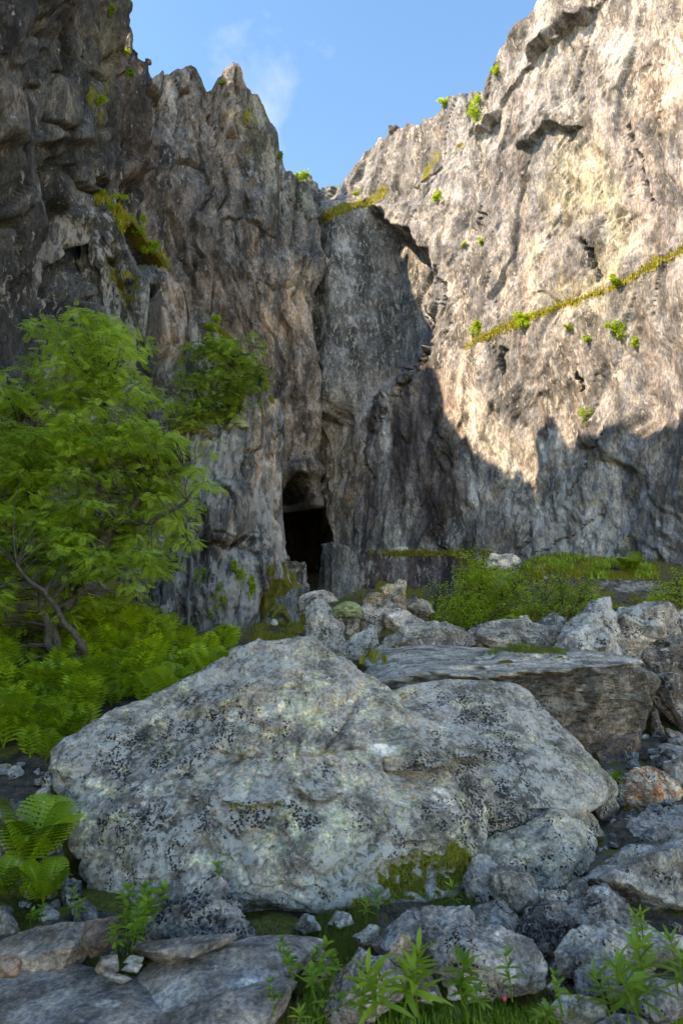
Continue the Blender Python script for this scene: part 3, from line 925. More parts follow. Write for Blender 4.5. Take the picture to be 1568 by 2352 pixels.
def radial(dirs, c, N, D, soft=0.0):
    d = D - N @ c
    s = np.sign(d); N = N * s[:, None]; d = np.abs(d) + 1e-6
    q = dirs @ N.T / d            # 1/r per plane
    if soft > 0:
        k = 1 / soft
        m = q.max(1, keepdims=True)
        return 1 / (m[:, 0] * (1 + soft * 0.0) + (np.log(np.exp((q - m) / m * k).sum(1)) * soft * m[:, 0]))
    return 1 / q.max(1)


BOULDERS = {}


def boulder(name, label, hulls, cat='boulder', group=None, lvl=5, mat=None, col=(.26, .25, .24), col2=(.17, .17, .18), lich=.5, dark=.4,
            seed=1, amp=.07, cuts=None, paint=None, soft=0.012, parent=None, moss=0, fsz=2.2):
    V0, F = ICO[lvl]
    allp = np.concatenate([h for h in hulls])
    c = np.mean(hulls[0], 0)
    ext = np.ptp(hulls[0], axis=0) / 2
    dirs = V0 * ext
    dirs /= np.linalg.norm(dirs, axis=1)[:, None]
    r = None
    for ih, h in enumerate(hulls):
        if ih: h = np.concatenate([h, c + np.array([(1, 0, 0), (-1, 0, 0), (0, 1, 0), (0, -1, 0), (0, 0, 1), (0, 0, -1)]) * ext * .3])
        N, D = hull_planes([tuple(p) for p in h])
        rr = radial(dirs, c, N, D, soft)
        r = rr if r is None else np.maximum(r, rr)
    P = c + dirs * r[:, None]
    size = float(np.cbrt(np.prod(ext * 2)))
    q = P / size * fsz + seed * 3.17
    qw = q + .12 * np.stack([fbm(q, 2, seed + 1), fbm(q, 2, seed + 2), fbm(q, 2, seed + 3)], -1)
    d = 0
    for j, (sc, a) in enumerate(((1.0, 1.0), (2.3, .55), (5.5, .30), (12.0, .15), (26.0, .07))):
        if (j == 3 and lvl < 6) or (j == 4 and lvl < 7): continue
        if j == 2 and lvl < 4: continue
        f, e, ci = facets(qw * sc * np.array([1, 1, 1.3]) + j * 9, seed + j, 1.1, 30)
        d = d + a * (.45 * f + 1.0 * planes(qw * sc * 1.2 + 3.3 * j, seed + 50 + j))
        if j == 1: d = d - .5 * (1 - sstep(0, .09, e)) * (ci > .5)
    d = d + .12 * fbm(q * 3, 5 if lvl > 4 else 3, seed + 8)
    dd = amp * size * d * .5
    px, py = proj(P)
    if cuts is not None: dd = cuts(px, py, dd, P, c)
    P = P + dirs * dd[:, None]
    px, py = proj(P)
    n1 = fbm(P * 1.1 / max(size, .3) * 2.2 + seed, 3, seed + 20); n2 = fbm(P * 6 / max(size, .3) + seed, 3, seed + 21)
    C = lerp(np.full(P.shape, col), col2, sstep(-.25, .35, n1 + n2 * .4))
    li = np.full(len(P), lich) * sstep(-.5, .3, n1) ; dk = np.full(len(P), dark) * (.4 + sstep(-.2, .3, n2)); ms = np.full(len(P), float(moss)) * sstep(0, .4, n1 + n2)
    if paint is not None: C, li, dk, ms = paint(px, py, P, C, li, dk, ms)
    C = C * np.array([1.42, 1.22, 1.03])
    BOULDERS[name] = (P, ms, px, py)
    org = np.array([c[0], c[1], P[:, 2].min()])
    me = mesh_from(name, P - org, [F], {'col': np.clip(C, .01, .9), 'lichen': li, 'dark': dk, 'moss': ms}, mat)
    return link(name, me, parent=parent, loc=Vector(org), label=label, cat=cat, group=group)


def rock_pts(outline, Y0=None, thick=None, lean=.25, jit=.06, seed=0, front=.45, down=0.0, bulge_up=.0):
    """front outline of a stone as seen from the path -> solid point cloud with real thickness"""
    rs = np.random.RandomState(seed)
    o = np.array(outline, float)
    o = o.mean(0) + (o - o.mean(0)) * 1.07
    ymax = o[:, 1].max(); bx = o[np.argmax(o[:, 1]), 0]
    if Y0 is None: Y0 = ground_hit(bx, ymax)
    wpx, hpx = np.ptp(o[:, 0]), np.ptp(o[:, 1])
    W = wpx / 1568 * Y0; H = hpx / 1568 * Y0
    if thick is None: thick = min(max(.75 * min(W, H) + .25 * max(W, H), .5 * H), W * 1.1)
    if down:
        low = o[:, 1] > ymax - hpx * .35
        o[low, 1] += down * hpx
    hrel = (ymax - o[:, 1]) / 1568 * Y0
    ring = at(o[:, 0], o[:, 1], Y0 + lean * hrel + thick * .35)
    c = o.mean(0)
    fr = c + (o - c) * .62; fr[:, 1] += bulge_up * hpx
    hf = (ymax - fr[:, 1]) / 1568 * Y0
    fpt = at(fr[:, 0], fr[:, 1], Y0 + lean * hf + thick * (.35 - front) + rs.uniform(-.12, .12, len(o)) * thick)
    bk = c + (o - c) * .8
    bpt = at(bk[:, 0], bk[:, 1], Y0 + thick * 1.1 + rs.uniform(-.15, .15, len(o)) * thick)
    k = seed % 2
    return np.concatenate([ring, fpt[k::2] if len(o) < 9 else fpt[k::3], bpt[::2]])


GREY, DGREY = (.33, .32, .305), (.15, .15, .155)
WARM, BROWN = (.33, .28, .24), (.13, .095, .075)

# ---- the great boulder in the foreground
MAIN = [(115, 1733), (145, 1688), (200, 1658), (260, 1628), (320, 1610), (370, 1580), (425, 1568), (505, 1513), (555, 1483), (600, 1465), (645, 1468),
        (675, 1478), (730, 1470), (784, 1498), (834, 1543), (884, 1575), (984, 1635), (1080, 1702), (1150, 1790), (1110, 1960), (1064, 2013), (1024, 2080), (880, 2105), (750, 2110), (590, 2130),
        (440, 2120), (215, 2125), (185, 2040), (150, 1943), (120, 1850), (112, 1793)]
LOBE = [(900, 1590), (1000, 1562), (1134, 1566), (1174, 1568), (1214, 1593), (1254, 1628), (1294, 1683), (1339, 1723), (1384, 1763), (1424, 1800), (1414, 1850), (1284, 1900), (1174, 1940), (1104, 1970), (1060, 2030),
        (900, 1950), (820, 1700)]


def zof(pts, ybot, lean, y0):
    o = np.array(pts, float)
    return at(o[:, 0], o[:, 1], y0 + lean * (ybot - o[:, 1]) / 1568 * y0)


def build_main():
    ringA = zof(MAIN, 2120, .62, 5.15)
    inner = at(*np.array([(260, 1900), (400, 1760), (420, 2030), (520, 1640), (640, 1900), (700, 1690), (620, 2080), (820, 1760), (860, 1960), (960, 1850), (900, 2060), (640, 1560)], float).T,
               np.array([5.25, 5.45, 5.0, 5.75, 5.0, 5.5, 4.95, 5.4, 5.1, 5.3, 5.05, 6.05]))
    back = zof([(c[0] * .8 + 120, c[1] * .7 + 520) for c in MAIN[::2]], 2120, .3, 7.6)
    ringB = zof(LOBE, 2030, .55, 5.95)
    innerB = at(*np.array([(1130, 1700), (1220, 1800), (1060, 1850), (1180, 1880), (950, 1700)], float).T, np.array([6.5, 6.05, 5.8, 5.8, 6.4]))
    backB = zof([(c[0] * .8 + 230, c[1] * .7 + 520) for c in LOBE[::2]], 2030, .3, 8.0)
    hA = np.concatenate([ringA, inner, back]); hB = np.concatenate([ringB, innerB, backB, ringA.mean(0, keepdims=True)])

    def cuts(px, py, d, P, c):
        f = P[:, 1] < 7.6
        wob = 7 * fbm(np.stack([px, py], -1) / 22, 3, 5)
        def step(pts, amp, fall, below=True, w=5):
            # rock above the line stands proud, with a dark undercut along it
            nonlocal d
            xs = [p[0] for p in pts]; ys = [p[1] for p in pts]
            yy = np.interp(px, xs, ys) + wob
            inx = sstep(xs[0] - 6, xs[0] + 14, px) * (1 - sstep(xs[-1] - 14, xs[-1] + 6, px)) * f
            up = yy - py
            d = d + amp * 1.3 * inx * sstep(-3, 1, up) * (1 - sstep(0, fall, up))
            d = d - amp * .8 * inx * (1 - sstep(2, w * 5, -up)) * sstep(1, -3, up)
        step([(497, 1816), (510, 1832), (540, 1845), (570, 1850), (610, 1848), (650, 1838)], .055, 70)
        step([(665, 1785), (690, 1822), (715, 1838), (760, 1832), (790, 1820)], .06, 60)
        step([(888, 1735), (925, 1768), (985, 1752), (1030, 1738), (1089, 1716)], .20, 120, w=8)
        step([(550, 1995), (580, 1988), (612, 1980)], .04, 30)
        step([(935, 1935), (975, 1920), (1010, 1890), (1020, 1860)], .05, 60)
        # overlap of the front slab and the lobe behind it
        def crack(pts, amp, w):
            nonlocal d
            d = d - 1.9 * amp * f * (1 - sstep(0, w * 1.3, linedist(px, py, pts) + wob * .5))
        crack([(828, 1540), (884, 1577), (984, 1637), (1070, 1690), (1100, 1740)], .07, 9)
        crack([(830, 1605), (800, 1660), (775, 1700), (750, 1730)], .05, 7)
        crack([(670, 1560), (700, 1590), (730, 1615)], .035, 6)
        crack([(480, 1800), (520, 1770), (545, 1745)], .03, 6)
        crack([(640, 1900), (625, 1950), (610, 1990)], .03, 5)
        crack([(1000, 1625), (1020, 1680), (1060, 1700)], .02, 6)
        crack([(900, 1900), (850, 1945)], .03, 5)
        crack([(1130, 1850), (1210, 1860), (1300, 1870)], .04, 6)
        crack([(1250, 1650), (1290, 1740), (1340, 1800)], .03, 5)
        # hollow of the left flank
        d = d - .10 * blob(px, py, 260, 1800, 120, 60, -25, .8) * f
        d = d + .05 * f * (1 - sstep(0, 26, np.abs(linedist(px, py, [(260, 1870), (330, 1800), (430, 1740), (520, 1680)]))))
        # scoop below the overhang in the lobe (dark recess)
        d = d - .22 * blob(px, py, 985, 1600, 60, 22, -12, .35) * f
        d = d - .12 * blob(px, py, 940, 2030, 120, 50, 0, .5) * f
        return d

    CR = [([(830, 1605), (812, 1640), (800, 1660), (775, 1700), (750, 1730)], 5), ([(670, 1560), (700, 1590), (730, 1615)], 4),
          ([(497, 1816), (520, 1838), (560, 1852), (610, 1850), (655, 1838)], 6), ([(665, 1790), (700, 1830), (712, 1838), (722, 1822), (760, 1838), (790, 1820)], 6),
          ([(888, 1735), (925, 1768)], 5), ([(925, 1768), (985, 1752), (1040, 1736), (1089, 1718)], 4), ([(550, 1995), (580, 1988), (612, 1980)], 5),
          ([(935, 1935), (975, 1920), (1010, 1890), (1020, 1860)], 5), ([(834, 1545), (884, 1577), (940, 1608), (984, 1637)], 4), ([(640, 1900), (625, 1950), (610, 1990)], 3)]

    def paint(px, py, P, C, li, dk, ms):
        q = np.stack([px, py], -1)
        n1 = fbm(q / 90, 4, 301); n2 = fbm(q / 26, 4, 302); n3 = fbm(q / 9, 3, 303)
        C = np.full(P.shape, (.275, .265, .26))
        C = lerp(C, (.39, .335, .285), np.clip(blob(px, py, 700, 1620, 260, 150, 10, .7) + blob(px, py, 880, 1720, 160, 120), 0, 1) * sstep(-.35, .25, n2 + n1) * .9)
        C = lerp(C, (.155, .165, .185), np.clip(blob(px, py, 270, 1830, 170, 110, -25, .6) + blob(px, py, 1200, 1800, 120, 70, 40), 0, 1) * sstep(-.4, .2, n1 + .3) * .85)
        C = lerp(C, (.16, .16, .165), sstep(0, .35, n1 + .5 * n2) * .6)
        C = lerp(C, (.30, .37, .33), blob(px, py, 720, 1960, 150, 120, 0, .7) * sstep(-.3, .2, n2) * .75)
        C = lerp(C, (.36, .40, .26), sstep(.16, .34, n2 - n1 * .3) * .5 * (py < 1990))
        C = lerp(C, (.52, .50, .48), sstep(.20, .30, n2 * .6 + n3 * .5) * .65)
        C = lerp(C, (.20, .21, .27), blob(px, py, 1080, 1640, 120, 60, 20) * .5 * sstep(-.2, .2, n3))
        for (x, y, a, b, r) in ((153, 1698, 13, 7, -10), (880, 1722, 34, 12, 10), (536, 1646, 9, 18, 20), (1007, 1812, 12, 12, 0), (415, 1905, 16, 16, 0), (320, 1810, 26, 14, 0), (1010, 1840, 22, 26, 0), (640, 2035, 34, 6, -20)):
            k = blob(px, py, x, y, a, b, r, .15) * sstep(-.6, -.2, n3)
            C = lerp(C, (.62, .62, .64), k * .8)
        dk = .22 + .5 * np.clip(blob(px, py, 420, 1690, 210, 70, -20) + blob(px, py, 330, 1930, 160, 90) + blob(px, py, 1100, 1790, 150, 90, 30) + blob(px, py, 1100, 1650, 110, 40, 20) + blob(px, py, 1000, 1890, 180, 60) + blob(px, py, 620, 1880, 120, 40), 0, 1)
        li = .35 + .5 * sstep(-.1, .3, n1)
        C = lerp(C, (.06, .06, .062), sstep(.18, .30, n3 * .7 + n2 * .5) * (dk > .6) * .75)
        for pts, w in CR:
            C = lerp(C, (.055, .045, .032), .85 * (1 - sstep(0, w, linedist(px, py, pts) + 3.5 * n3 + 2)))  # brown dirt in the cracks, dark enough to stand in for their shade
        C = lerp(C, (.13, .115, .09), .8 * softpoly(px, py, [(960, 1758), (1040, 1722), (1090, 1704), (1092, 1724), (1030, 1748), (975, 1770)], 5))  # brown prow face, darkened in colour to strengthen its shaded underside
        ms = np.clip(blob(px, py, 950, 2015, 80, 50, 0, .4) * 1.2 + blob(px, py, 1040, 1985, 45, 50, 0, .4) + blob(px, py, 850, 2080, 70, 22) * .7 + blob(px, py, 560, 2130, 80, 16) * .7, 0, 1) * sstep(-.45, .0, n2 + .9 * n3 + .1)
        ms = ms * (1 - .9 * blob(px, py, 988, 2040, 12, 60, 0, .2))
        ms = np.maximum(ms, .7 * (1 - sstep(0, 6, linedist(px, py, [(520, 1848), (600, 1856), (655, 1845)]))))
        return C, li, dk, ms
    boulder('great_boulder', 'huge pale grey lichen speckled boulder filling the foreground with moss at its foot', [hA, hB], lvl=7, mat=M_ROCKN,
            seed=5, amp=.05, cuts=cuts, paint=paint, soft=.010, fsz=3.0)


build_main()


def build_slab():
    top = zof([(834, 1520), (874, 1493), (964, 1483), (1066, 1484), (1309, 1488), (1429, 1508), (1474, 1523)], 1760, 1.0, 10.2)
    edge = at(*np.array([(870, 1575), (930, 1560), (999, 1550), (1104, 1563), (1209, 1552), (1284, 1548), (1359, 1530), (1440, 1525)], float).T, np.array([7.9, 7.8, 7.75, 7.75, 7.8, 7.9, 8.1, 8.5]))
    low = at(*np.array([(900, 1700), (1000, 1690), (1200, 1720), (1300, 1730), (1380, 1720), (1460, 1690), (1484, 1640), (1489, 1563), (1300, 1640), (1400, 1600)], float).T, np.array([8.6, 8.5, 8.6, 8.6, 8.6, 8.8, 8.9, 9.0, 8.25, 8.35]))
    back = zof([(900, 1540), (1100, 1500), (1420, 1520), (1460, 1640), (950, 1660)], 1760, .2, 11.6)
    h = np.concatenate([top, edge, low, back])

    def cuts(px, py, d, P, c):
        f = P[:, 1] < 10.5
        yy = np.interp(px, [870, 930, 999, 1104, 1209, 1284, 1359], [1572, 1560, 1548, 1560, 1547, 1548, 1530]) + 4 * fbm(np.stack([px, py], -1) / 20, 3, 4)
        d = d + .10 * f * (1 - sstep(1300, 1390, px)) * sstep(-2, 2, yy - py) * (1 - sstep(0, 60, yy - py)) - .10 * f * (1 - sstep(0, 16, py - yy)) * (py > yy)
        for pts in ([(1290, 1548), (1180, 1560), (1080, 1540)], [(1480, 1575), (1400, 1610), (1290, 1650), (1240, 1680)], [(1000, 1520), (1040, 1505), (1075, 1508)], [(1110, 1530), (1200, 1520), (1300, 1505)]):
            d = d - .05 * f * (1 - sstep(0, 6, linedist(px, py, pts)))
        return d

    def paint(px, py, P, C, li, dk, ms):
        q = np.stack([px, py], -1)
        n2 = fbm(q / np.array([44, 22]), 4, 312); n3 = fbm(q / np.array([10, 7]), 3, 313)
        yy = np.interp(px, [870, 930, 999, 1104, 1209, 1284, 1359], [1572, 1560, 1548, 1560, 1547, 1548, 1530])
        side = sstep(-2, 4, py - yy)  # lit top and shaded side of the slab are put into the colour
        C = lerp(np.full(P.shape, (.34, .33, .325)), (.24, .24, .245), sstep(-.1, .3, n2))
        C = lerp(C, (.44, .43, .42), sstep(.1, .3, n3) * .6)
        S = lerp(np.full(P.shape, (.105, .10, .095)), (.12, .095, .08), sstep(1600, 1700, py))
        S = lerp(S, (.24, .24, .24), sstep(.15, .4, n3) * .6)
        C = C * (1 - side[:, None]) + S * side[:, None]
        ms = .95 * blob(px, py, 1210, 1486, 100, 14, 3, .4) + .8 * blob(px, py, 1160, 1520, 18, 5) + .6 * (1 - sstep(0, 5, linedist(px, py, [(1230, 1525), (1290, 1508)]) + 6 * n3))
        return C, li * (1 - side) * .8, dk * .7, ms
    boulder('flat_topped_boulder', 'massive flat topped boulder with painted lit top and shaded brown side behind the huge one', [h], lvl=6, mat=M_ROCK,
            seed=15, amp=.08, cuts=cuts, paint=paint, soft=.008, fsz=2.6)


build_slab()

ROCKS = [
    # name, label, outline, options
    ('rock', 'flat pale rock lying at the mouth of the dark cave', [(688, 1372), (707, 1361), (742, 1355), (762, 1364), (776, 1380), (733, 1390), (691, 1395)], dict(Y=21, col=(.36, .35, .35))),
    ('boulder', 'white lichen blotched boulder below the cave, nearest the mossy slope', [(702, 1404), (723, 1385), (747, 1385), (762, 1414), (790, 1439), (794, 1478), (787, 1507), (755, 1500), (707, 1490)], dict(Y=15, col=(.36, .34, .33), col2=(.12, .12, .12), lich=1, lvl=5)),
    ('boulder', 'rock capped by a cushion of pale moss below the cave', [(787, 1400), (819, 1391), (832, 1420), (820, 1450), (790, 1450)], dict(Y=16.2, col=(.33, .32, .3), lich=.8)),
    ('boulder', 'rough lichened block just behind the peak of the huge boulder', [(794, 1480), (845, 1443), (864, 1452), (866, 1480), (848, 1508), (806, 1515), (790, 1500)], dict(Y=14, col=(.36, .34, .33), col2=(.14, .14, .14), lich=1)),
    ('boulder', 'cracked pinkish grey boulder between moss cap and sloping slab', [(822, 1400), (838, 1388), (877, 1398), (890, 1425), (870, 1455), (832, 1450)], dict(Y=16, col=(.33, .30, .29), lich=.7)),
    ('boulder', 'tan angular block left of the upright slab', [(832, 1388), (845, 1363), (867, 1358), (884, 1372), (870, 1395), (845, 1398)], dict(Y=18.5, col=(.34, .28, .21), col2=(.26, .22, .17), lich=.2)),
    ('rock', 'flat tan block tilted against the upright slab', [(870, 1350), (885, 1343), (909, 1340), (902, 1359), (883, 1366)], dict(Y=18.2, col=(.33, .28, .21), col2=(.22, .19, .15), lich=.2, lvl=4)),
    ('boulder', 'upright pointed brownish slab standing before the dark rock step', [(877, 1382), (895, 1355), (912, 1334), (930, 1339), (932, 1392), (912, 1398)], dict(Y=18.0, col=(.28, .25, .21), col2=(.18, .16, .15), lich=.3)),
    ('boulder', 'long grey slab sloping down to the right below the upright slab', [(867, 1385), (893, 1380), (955, 1411), (957, 1425), (915, 1425), (880, 1405)], dict(Y=17.2, col=(.27, .26, .25), lich=.4)),
    ('boulder', 'dark hollowed rock beside the bright green bush, left of it', [(931, 1377), (953, 1367), (982, 1382), (997, 1400), (966, 1414), (934, 1392)], dict(Y=18.0, col=(.22, .21, .2), col2=(.1, .1, .1), lich=.5)),
    ('boulder', 'smooth pale slab leaning right above the long hump backed boulder', [(880, 1404), (915, 1402), (984, 1430), (1000, 1446), (930, 1462), (893, 1440)], dict(Y=15.6, col=(.40, .38, .38), lich=.4)),
    ('boulder', 'long hump backed boulder, pale at left and dark at right', [(850, 1493), (893, 1459), (947, 1441), (989, 1437), (1021, 1430), (1066, 1449), (1084, 1475), (1050, 1500), (915, 1508)], dict(Y=12.4, col=(.33, .32, .31), lvl=6, lich=.5, darkright=1020)),
    ('boulder', 'long low boulder with broken top behind the grass tuft', [(1080, 1452), (1098, 1433), (1149, 1427), (1213, 1430), (1271, 1443), (1284, 1470), (1245, 1495), (1110, 1490)], dict(Y=12.6, col=(.28, .27, .26), lvl=5)),
    ('rock', 'small pointed rock between long low boulder and bush', [(1187, 1425), (1195, 1415), (1210, 1414), (1232, 1438), (1200, 1440)], dict(Y=14.5, lvl=4)),
    ('rock', 'dark flat rock left of the tall triangular boulder', [(1229, 1430), (1255, 1412), (1271, 1405), (1302, 1420), (1295, 1450), (1245, 1448)], dict(Y=14.2, col=(.18, .17, .17), col2=(.1, .1, .1), lvl=4)),
    ('boulder', 'tall triangular pale grey boulder right of the bushes', [(1265, 1490), (1284, 1439), (1303, 1423), (1354, 1395), (1370, 1381), (1396, 1380), (1409, 1407), (1421, 1452), (1424, 1512), (1373, 1520), (1290, 1510)], dict(Y=11.6, col=(.33, .33, .345), col2=(.25, .25, .265), lvl=6, lich=.9, thick=1.3)),
    ('boulder', 'big blocky lichened boulder at the right, undercut at its base', [(1415, 1440), (1447, 1387), (1479, 1379), (1546, 1388), (1553, 1404), (1551, 1452), (1537, 1475), (1473, 1497), (1430, 1494)], dict(Y=12.0, col=(.31, .30, .30), col2=(.16, .16, .16), lvl=6, lich=.9, under=.5, thick=1.2)),
    ('rock', 'grey rock wedged between triangular and blocky boulders', [(1409, 1410), (1421, 1395), (1441, 1399), (1443, 1425), (1418, 1440)], dict(Y=13.2, lich=.8, lvl=4)),
    ('boulder', 'boulder cut by the right edge of the photo beside the blocky one', [(1551, 1410), (1575, 1398), (1640, 1410), (1650, 1470), (1560, 1470)], dict(Y=12.6)),
    ('rock', 'brownish rock under the boulder at the right edge', [(1535, 1475), (1560, 1455), (1620, 1462), (1620, 1515), (1545, 1512)], dict(Y=11.6, col=(.2, .18, .16))),
    ('boulder', 'dark overhanging boulder right of the flat topped one', [(1476, 1505), (1495, 1491), (1533, 1492), (1568, 1503), (1640, 1530), (1630, 1560), (1520, 1556), (1488, 1545)], dict(Y=10.2, col=(.2, .19, .18), col2=(.1, .09, .09), under=.6)),
    ('boulder', 'grey topped boulder with brown underside at the right edge', [(1493, 1566), (1510, 1553), (1545, 1550), (1640, 1565), (1650, 1690), (1580, 1705), (1535, 1650), (1503, 1612)], dict(Y=9.3, col=(.25, .24, .24), col2=(.13, .11, .10), lvl=5, under=.5)),
    ('boulder', 'cracked brown block under the side of the flat topped boulder', [(1340, 1715), (1400, 1695), (1466, 1683), (1469, 1725), (1440, 1745), (1405, 1757), (1362, 1750)], dict(Y=8.3, col=(.17, .125, .10), col2=(.10, .08, .07), lich=.1, lvl=5)),
    ('rock', 'narrow wedge of rock in the dark gap at the right', [(1495, 1635), (1508, 1631), (1526, 1679), (1515, 1700), (1495, 1690)], dict(Y=9.4, col=(.15, .13, .12), lvl=4)),
    ('rock', 'leaning brown rock beside the dark gap', [(1527, 1673), (1546, 1676), (1580, 1705), (1590, 1740), (1553, 1735)], dict(Y=8.9, col=(.19, .16, .14), lvl=4)),
    ('boulder', 'dark grey boulder above the orange lichened one', [(1492, 1762), (1501, 1737), (1527, 1718), (1553, 1727), (1630, 1730), (1640, 1810), (1568, 1810), (1514, 1800)], dict(Y=7.6, col=(.2, .2, .21), lvl=5)),
    ('boulder', 'boulder crusted with orange lichen', [(1418, 1815), (1445, 1775), (1463, 1764), (1514, 1770), (1553, 1800), (1565, 1820), (1530, 1868), (1480, 1890), (1415, 1880)], dict(Y=6.9, col=(.28, .20, .15), col2=(.2, .19, .18), orange=1, lvl=6)),
    ('rock', 'round orange tinged rock against the right end of the huge boulder', [(1358, 1832), (1383, 1814), (1407, 1827), (1418, 1850), (1408, 1880), (1370, 1875)], dict(Y=6.6, col=(.30, .26, .23), lvl=5)),
    ('rock', 'splintered tan rock above the pale ridged boulder', [(1294, 1881), (1300, 1862), (1338, 1843), (1347, 1871), (1385, 1908), (1340, 1925), (1300, 1905)], dict(Y=6.1, col=(.28, .23, .18), lvl=5)),
    ('boulder', 'dark brown rock wedged under the orange lichened boulder', [(1370, 1915), (1402, 1873), (1444, 1862), (1470, 1871), (1460, 1940), (1430, 1995), (1380, 1980)], dict(Y=6.3, col=(.15, .125, .11), col2=(.10, .09, .085), lvl=5, moss=.4)),
    ('boulder', 'smooth grey boulder with pale rim at the right edge', [(1434, 1920), (1450, 1881), (1482, 1866), (1546, 1857), (1640, 1850), (1650, 1960), (1520, 1975), (1440, 1985)], dict(Y=6.0, col=(.25, .25, .26), col2=(.17, .16, .165), lvl=6, lich=.3)),
    ('boulder', 'cream topped ridged boulder at lower right of the huge one', [(1070, 1990), (1098, 1951), (1146, 1923), (1213, 1900), (1258, 1873), (1277, 1884), (1303, 1887), (1332, 1900), (1348, 1935), (1367, 1990), (1350, 2004), (1290, 2024), (1236, 2052), (1150, 2050)], dict(Y=5.35, col=(.40, .365, .31), col2=(.27, .27, .25), lvl=6, thick=.75, bulge=.25)),
    ('rock', 'lichened rock at the left foot of the cream topped boulder', [(1066, 2015), (1085, 1973), (1114, 1963), (1140, 1992), (1140, 2072), (1072, 2060)], dict(Y=5.05, col=(.25, .24, .24), lvl=5, lich=.8)),
    ('boulder', 'pale square faced block leaning below the cream topped boulder', [(1128, 2010), (1143, 1989), (1194, 1992), (1232, 2048), (1232, 2078), (1194, 2095), (1136, 2080)], dict(Y=4.85, col=(.36, .33, .31), col2=(.25, .23, .22), lvl=5, lich=.4)),
    ('rock', 'rounded dark rock between grass and pale square block', [(1079, 2100), (1104, 2074), (1149, 2075), (1189, 2105), (1190, 2128), (1120, 2142), (1085, 2130)], dict(Y=4.65, col=(.2, .19, .185), lvl=5)),
    ('boulder', 'very dark pitted boulder in the middle of the lower right scree', [(1176, 2155), (1210, 2091), (1252, 2067), (1284, 2070), (1300, 2088), (1312, 2130), (1295, 2180), (1242, 2195), (1190, 2180)], dict(Y=4.45, col=(.14, .125, .125), col2=(.075, .07, .07), lvl=6, dark=.9)),
    ('boulder', 'long ridge shaped boulder with one white tip in the lower right scree', [(1285, 2084), (1340, 2060), (1373, 2037), (1396, 2033), (1408, 2066), (1437, 2088), (1495, 2123), (1515, 2150), (1450, 2165), (1383, 2165), (1322, 2170), (1290, 2150)], dict(Y=4.5, col=(.2, .195, .2), col2=(.13, .12, .12), lvl=6, spot=[(1382, 2048, 16, 12)])),
    ('rock', 'small grey stone with grass on top below the square block', [(1236, 2052), (1249, 2041), (1297, 2046), (1306, 2066), (1290, 2082), (1250, 2076)], dict(Y=4.75, lvl=4)),
    ('rock', 'small dark stone between pale ridged boulder and wide slab', [(1300, 2045), (1313, 2024), (1338, 2019), (1353, 2043), (1350, 2066), (1309, 2075)], dict(Y=4.8, col=(.18, .18, .18), lvl=4)),
    ('boulder', 'wide layered slab with blue white lichen at the right edge', [(1336, 2018), (1370, 1992), (1460, 1968), (1514, 1944), (1568, 1933), (1680, 1935), (1690, 2090), (1546, 2096), (1466, 2095), (1404, 2050), (1354, 2035)], dict(Y=4.9, col=(.25, .25, .255), col2=(.15, .15, .15), lvl=6, lich=.9, thick=1.0, under=.35, spot=[(1355, 2010, 18, 13), (1380, 2020, 20, 9), (1475, 1990, 12, 10)])),
    ('boulder', 'long flat grey slab above the yellow flowered plant', [(1284, 2190), (1309, 2152), (1348, 2131), (1402, 2121), (1482, 2141), (1559, 2150), (1568, 2170), (1559, 2192), (1440, 2222), (1322, 2230), (1290, 2220)], dict(Y=4.05, col=(.27, .265, .265), col2=(.19, .19, .195), lvl=6, bulge=.2)),
    ('rock', 'rounded stone with a white patch under the flat grey slab', [(1319, 2230), (1361, 2211), (1418, 2211), (1462, 2229), (1455, 2262), (1386, 2285), (1330, 2275)], dict(Y=3.75, col=(.2, .2, .21), lvl=5, spot=[(1402, 2222, 22, 9)])),
    ('rock', 'dark stone half hidden by leaves near the lower right corner', [(1393, 2275), (1466, 2248), (1540, 2260), (1590, 2300), (1520, 2345), (1420, 2330)], dict(Y=3.5, col=(.16, .16, .17), lvl=5)),
    ('rock', 'low mossy stone at the bottom edge right of centre', [(1270, 2312), (1290, 2288), (1338, 2286), (1390, 2300), (1396, 2345), (1290, 2360)], dict(Y=3.35, col=(.2, .21, .19), lvl=5, moss=.5)),
    ('rock', 'bluish stone cut by the bottom edge of the photo', [(1370, 2360), (1400, 2333), (1470, 2340), (1510, 2380), (1450, 2420)], dict(Y=3.2, col=(.24, .25, .27), lvl=4)),
    ('boulder', 'rounded grey boulder with bluish spots at bottom centre right', [(1010, 2180), (1030, 2143), (1049, 2128), (1104, 2138), (1160, 2148), (1214, 2163), (1254, 2213), (1236, 2248), (1134, 2278), (1024, 2275)], dict(Y=3.75, col=(.30, .30, .315), col2=(.2, .2, .21), lvl=6, lich=.6, thick=.5)),
    ('boulder', 'lumpy pinkish grey boulder with brown moss spots, left of the rounded one', [(858, 2170), (899, 2128), (954, 2088), (1010, 2086), (1064, 2090), (1086, 2123), (1060, 2160), (1010, 2225), (934, 2210)], dict(Y=4.15, col=(.33, .31, .32), col2=(.17, .17, .18), lvl=6, lich=.7, moss=.25)),
    ('rock', 'pink pointed rock leaning on the lumpy boulder', [(869, 2215), (900, 2175), (929, 2141), (941, 2153), (937, 2208), (914, 2240)], dict(Y=3.85, col=(.36, .26, .20), col2=(.27, .20, .16), lich=.1, lvl=5)),
    ('boulder', 'dark sided boulder with pink streak behind the spiky green plant', [(755, 2290), (784, 2243), (829, 2186), (874, 2206), (931, 2240), (926, 2278), (850, 2310), (770, 2325)], dict(Y=3.55, col=(.24, .215, .215), col2=(.13, .125, .13), lvl=6)),
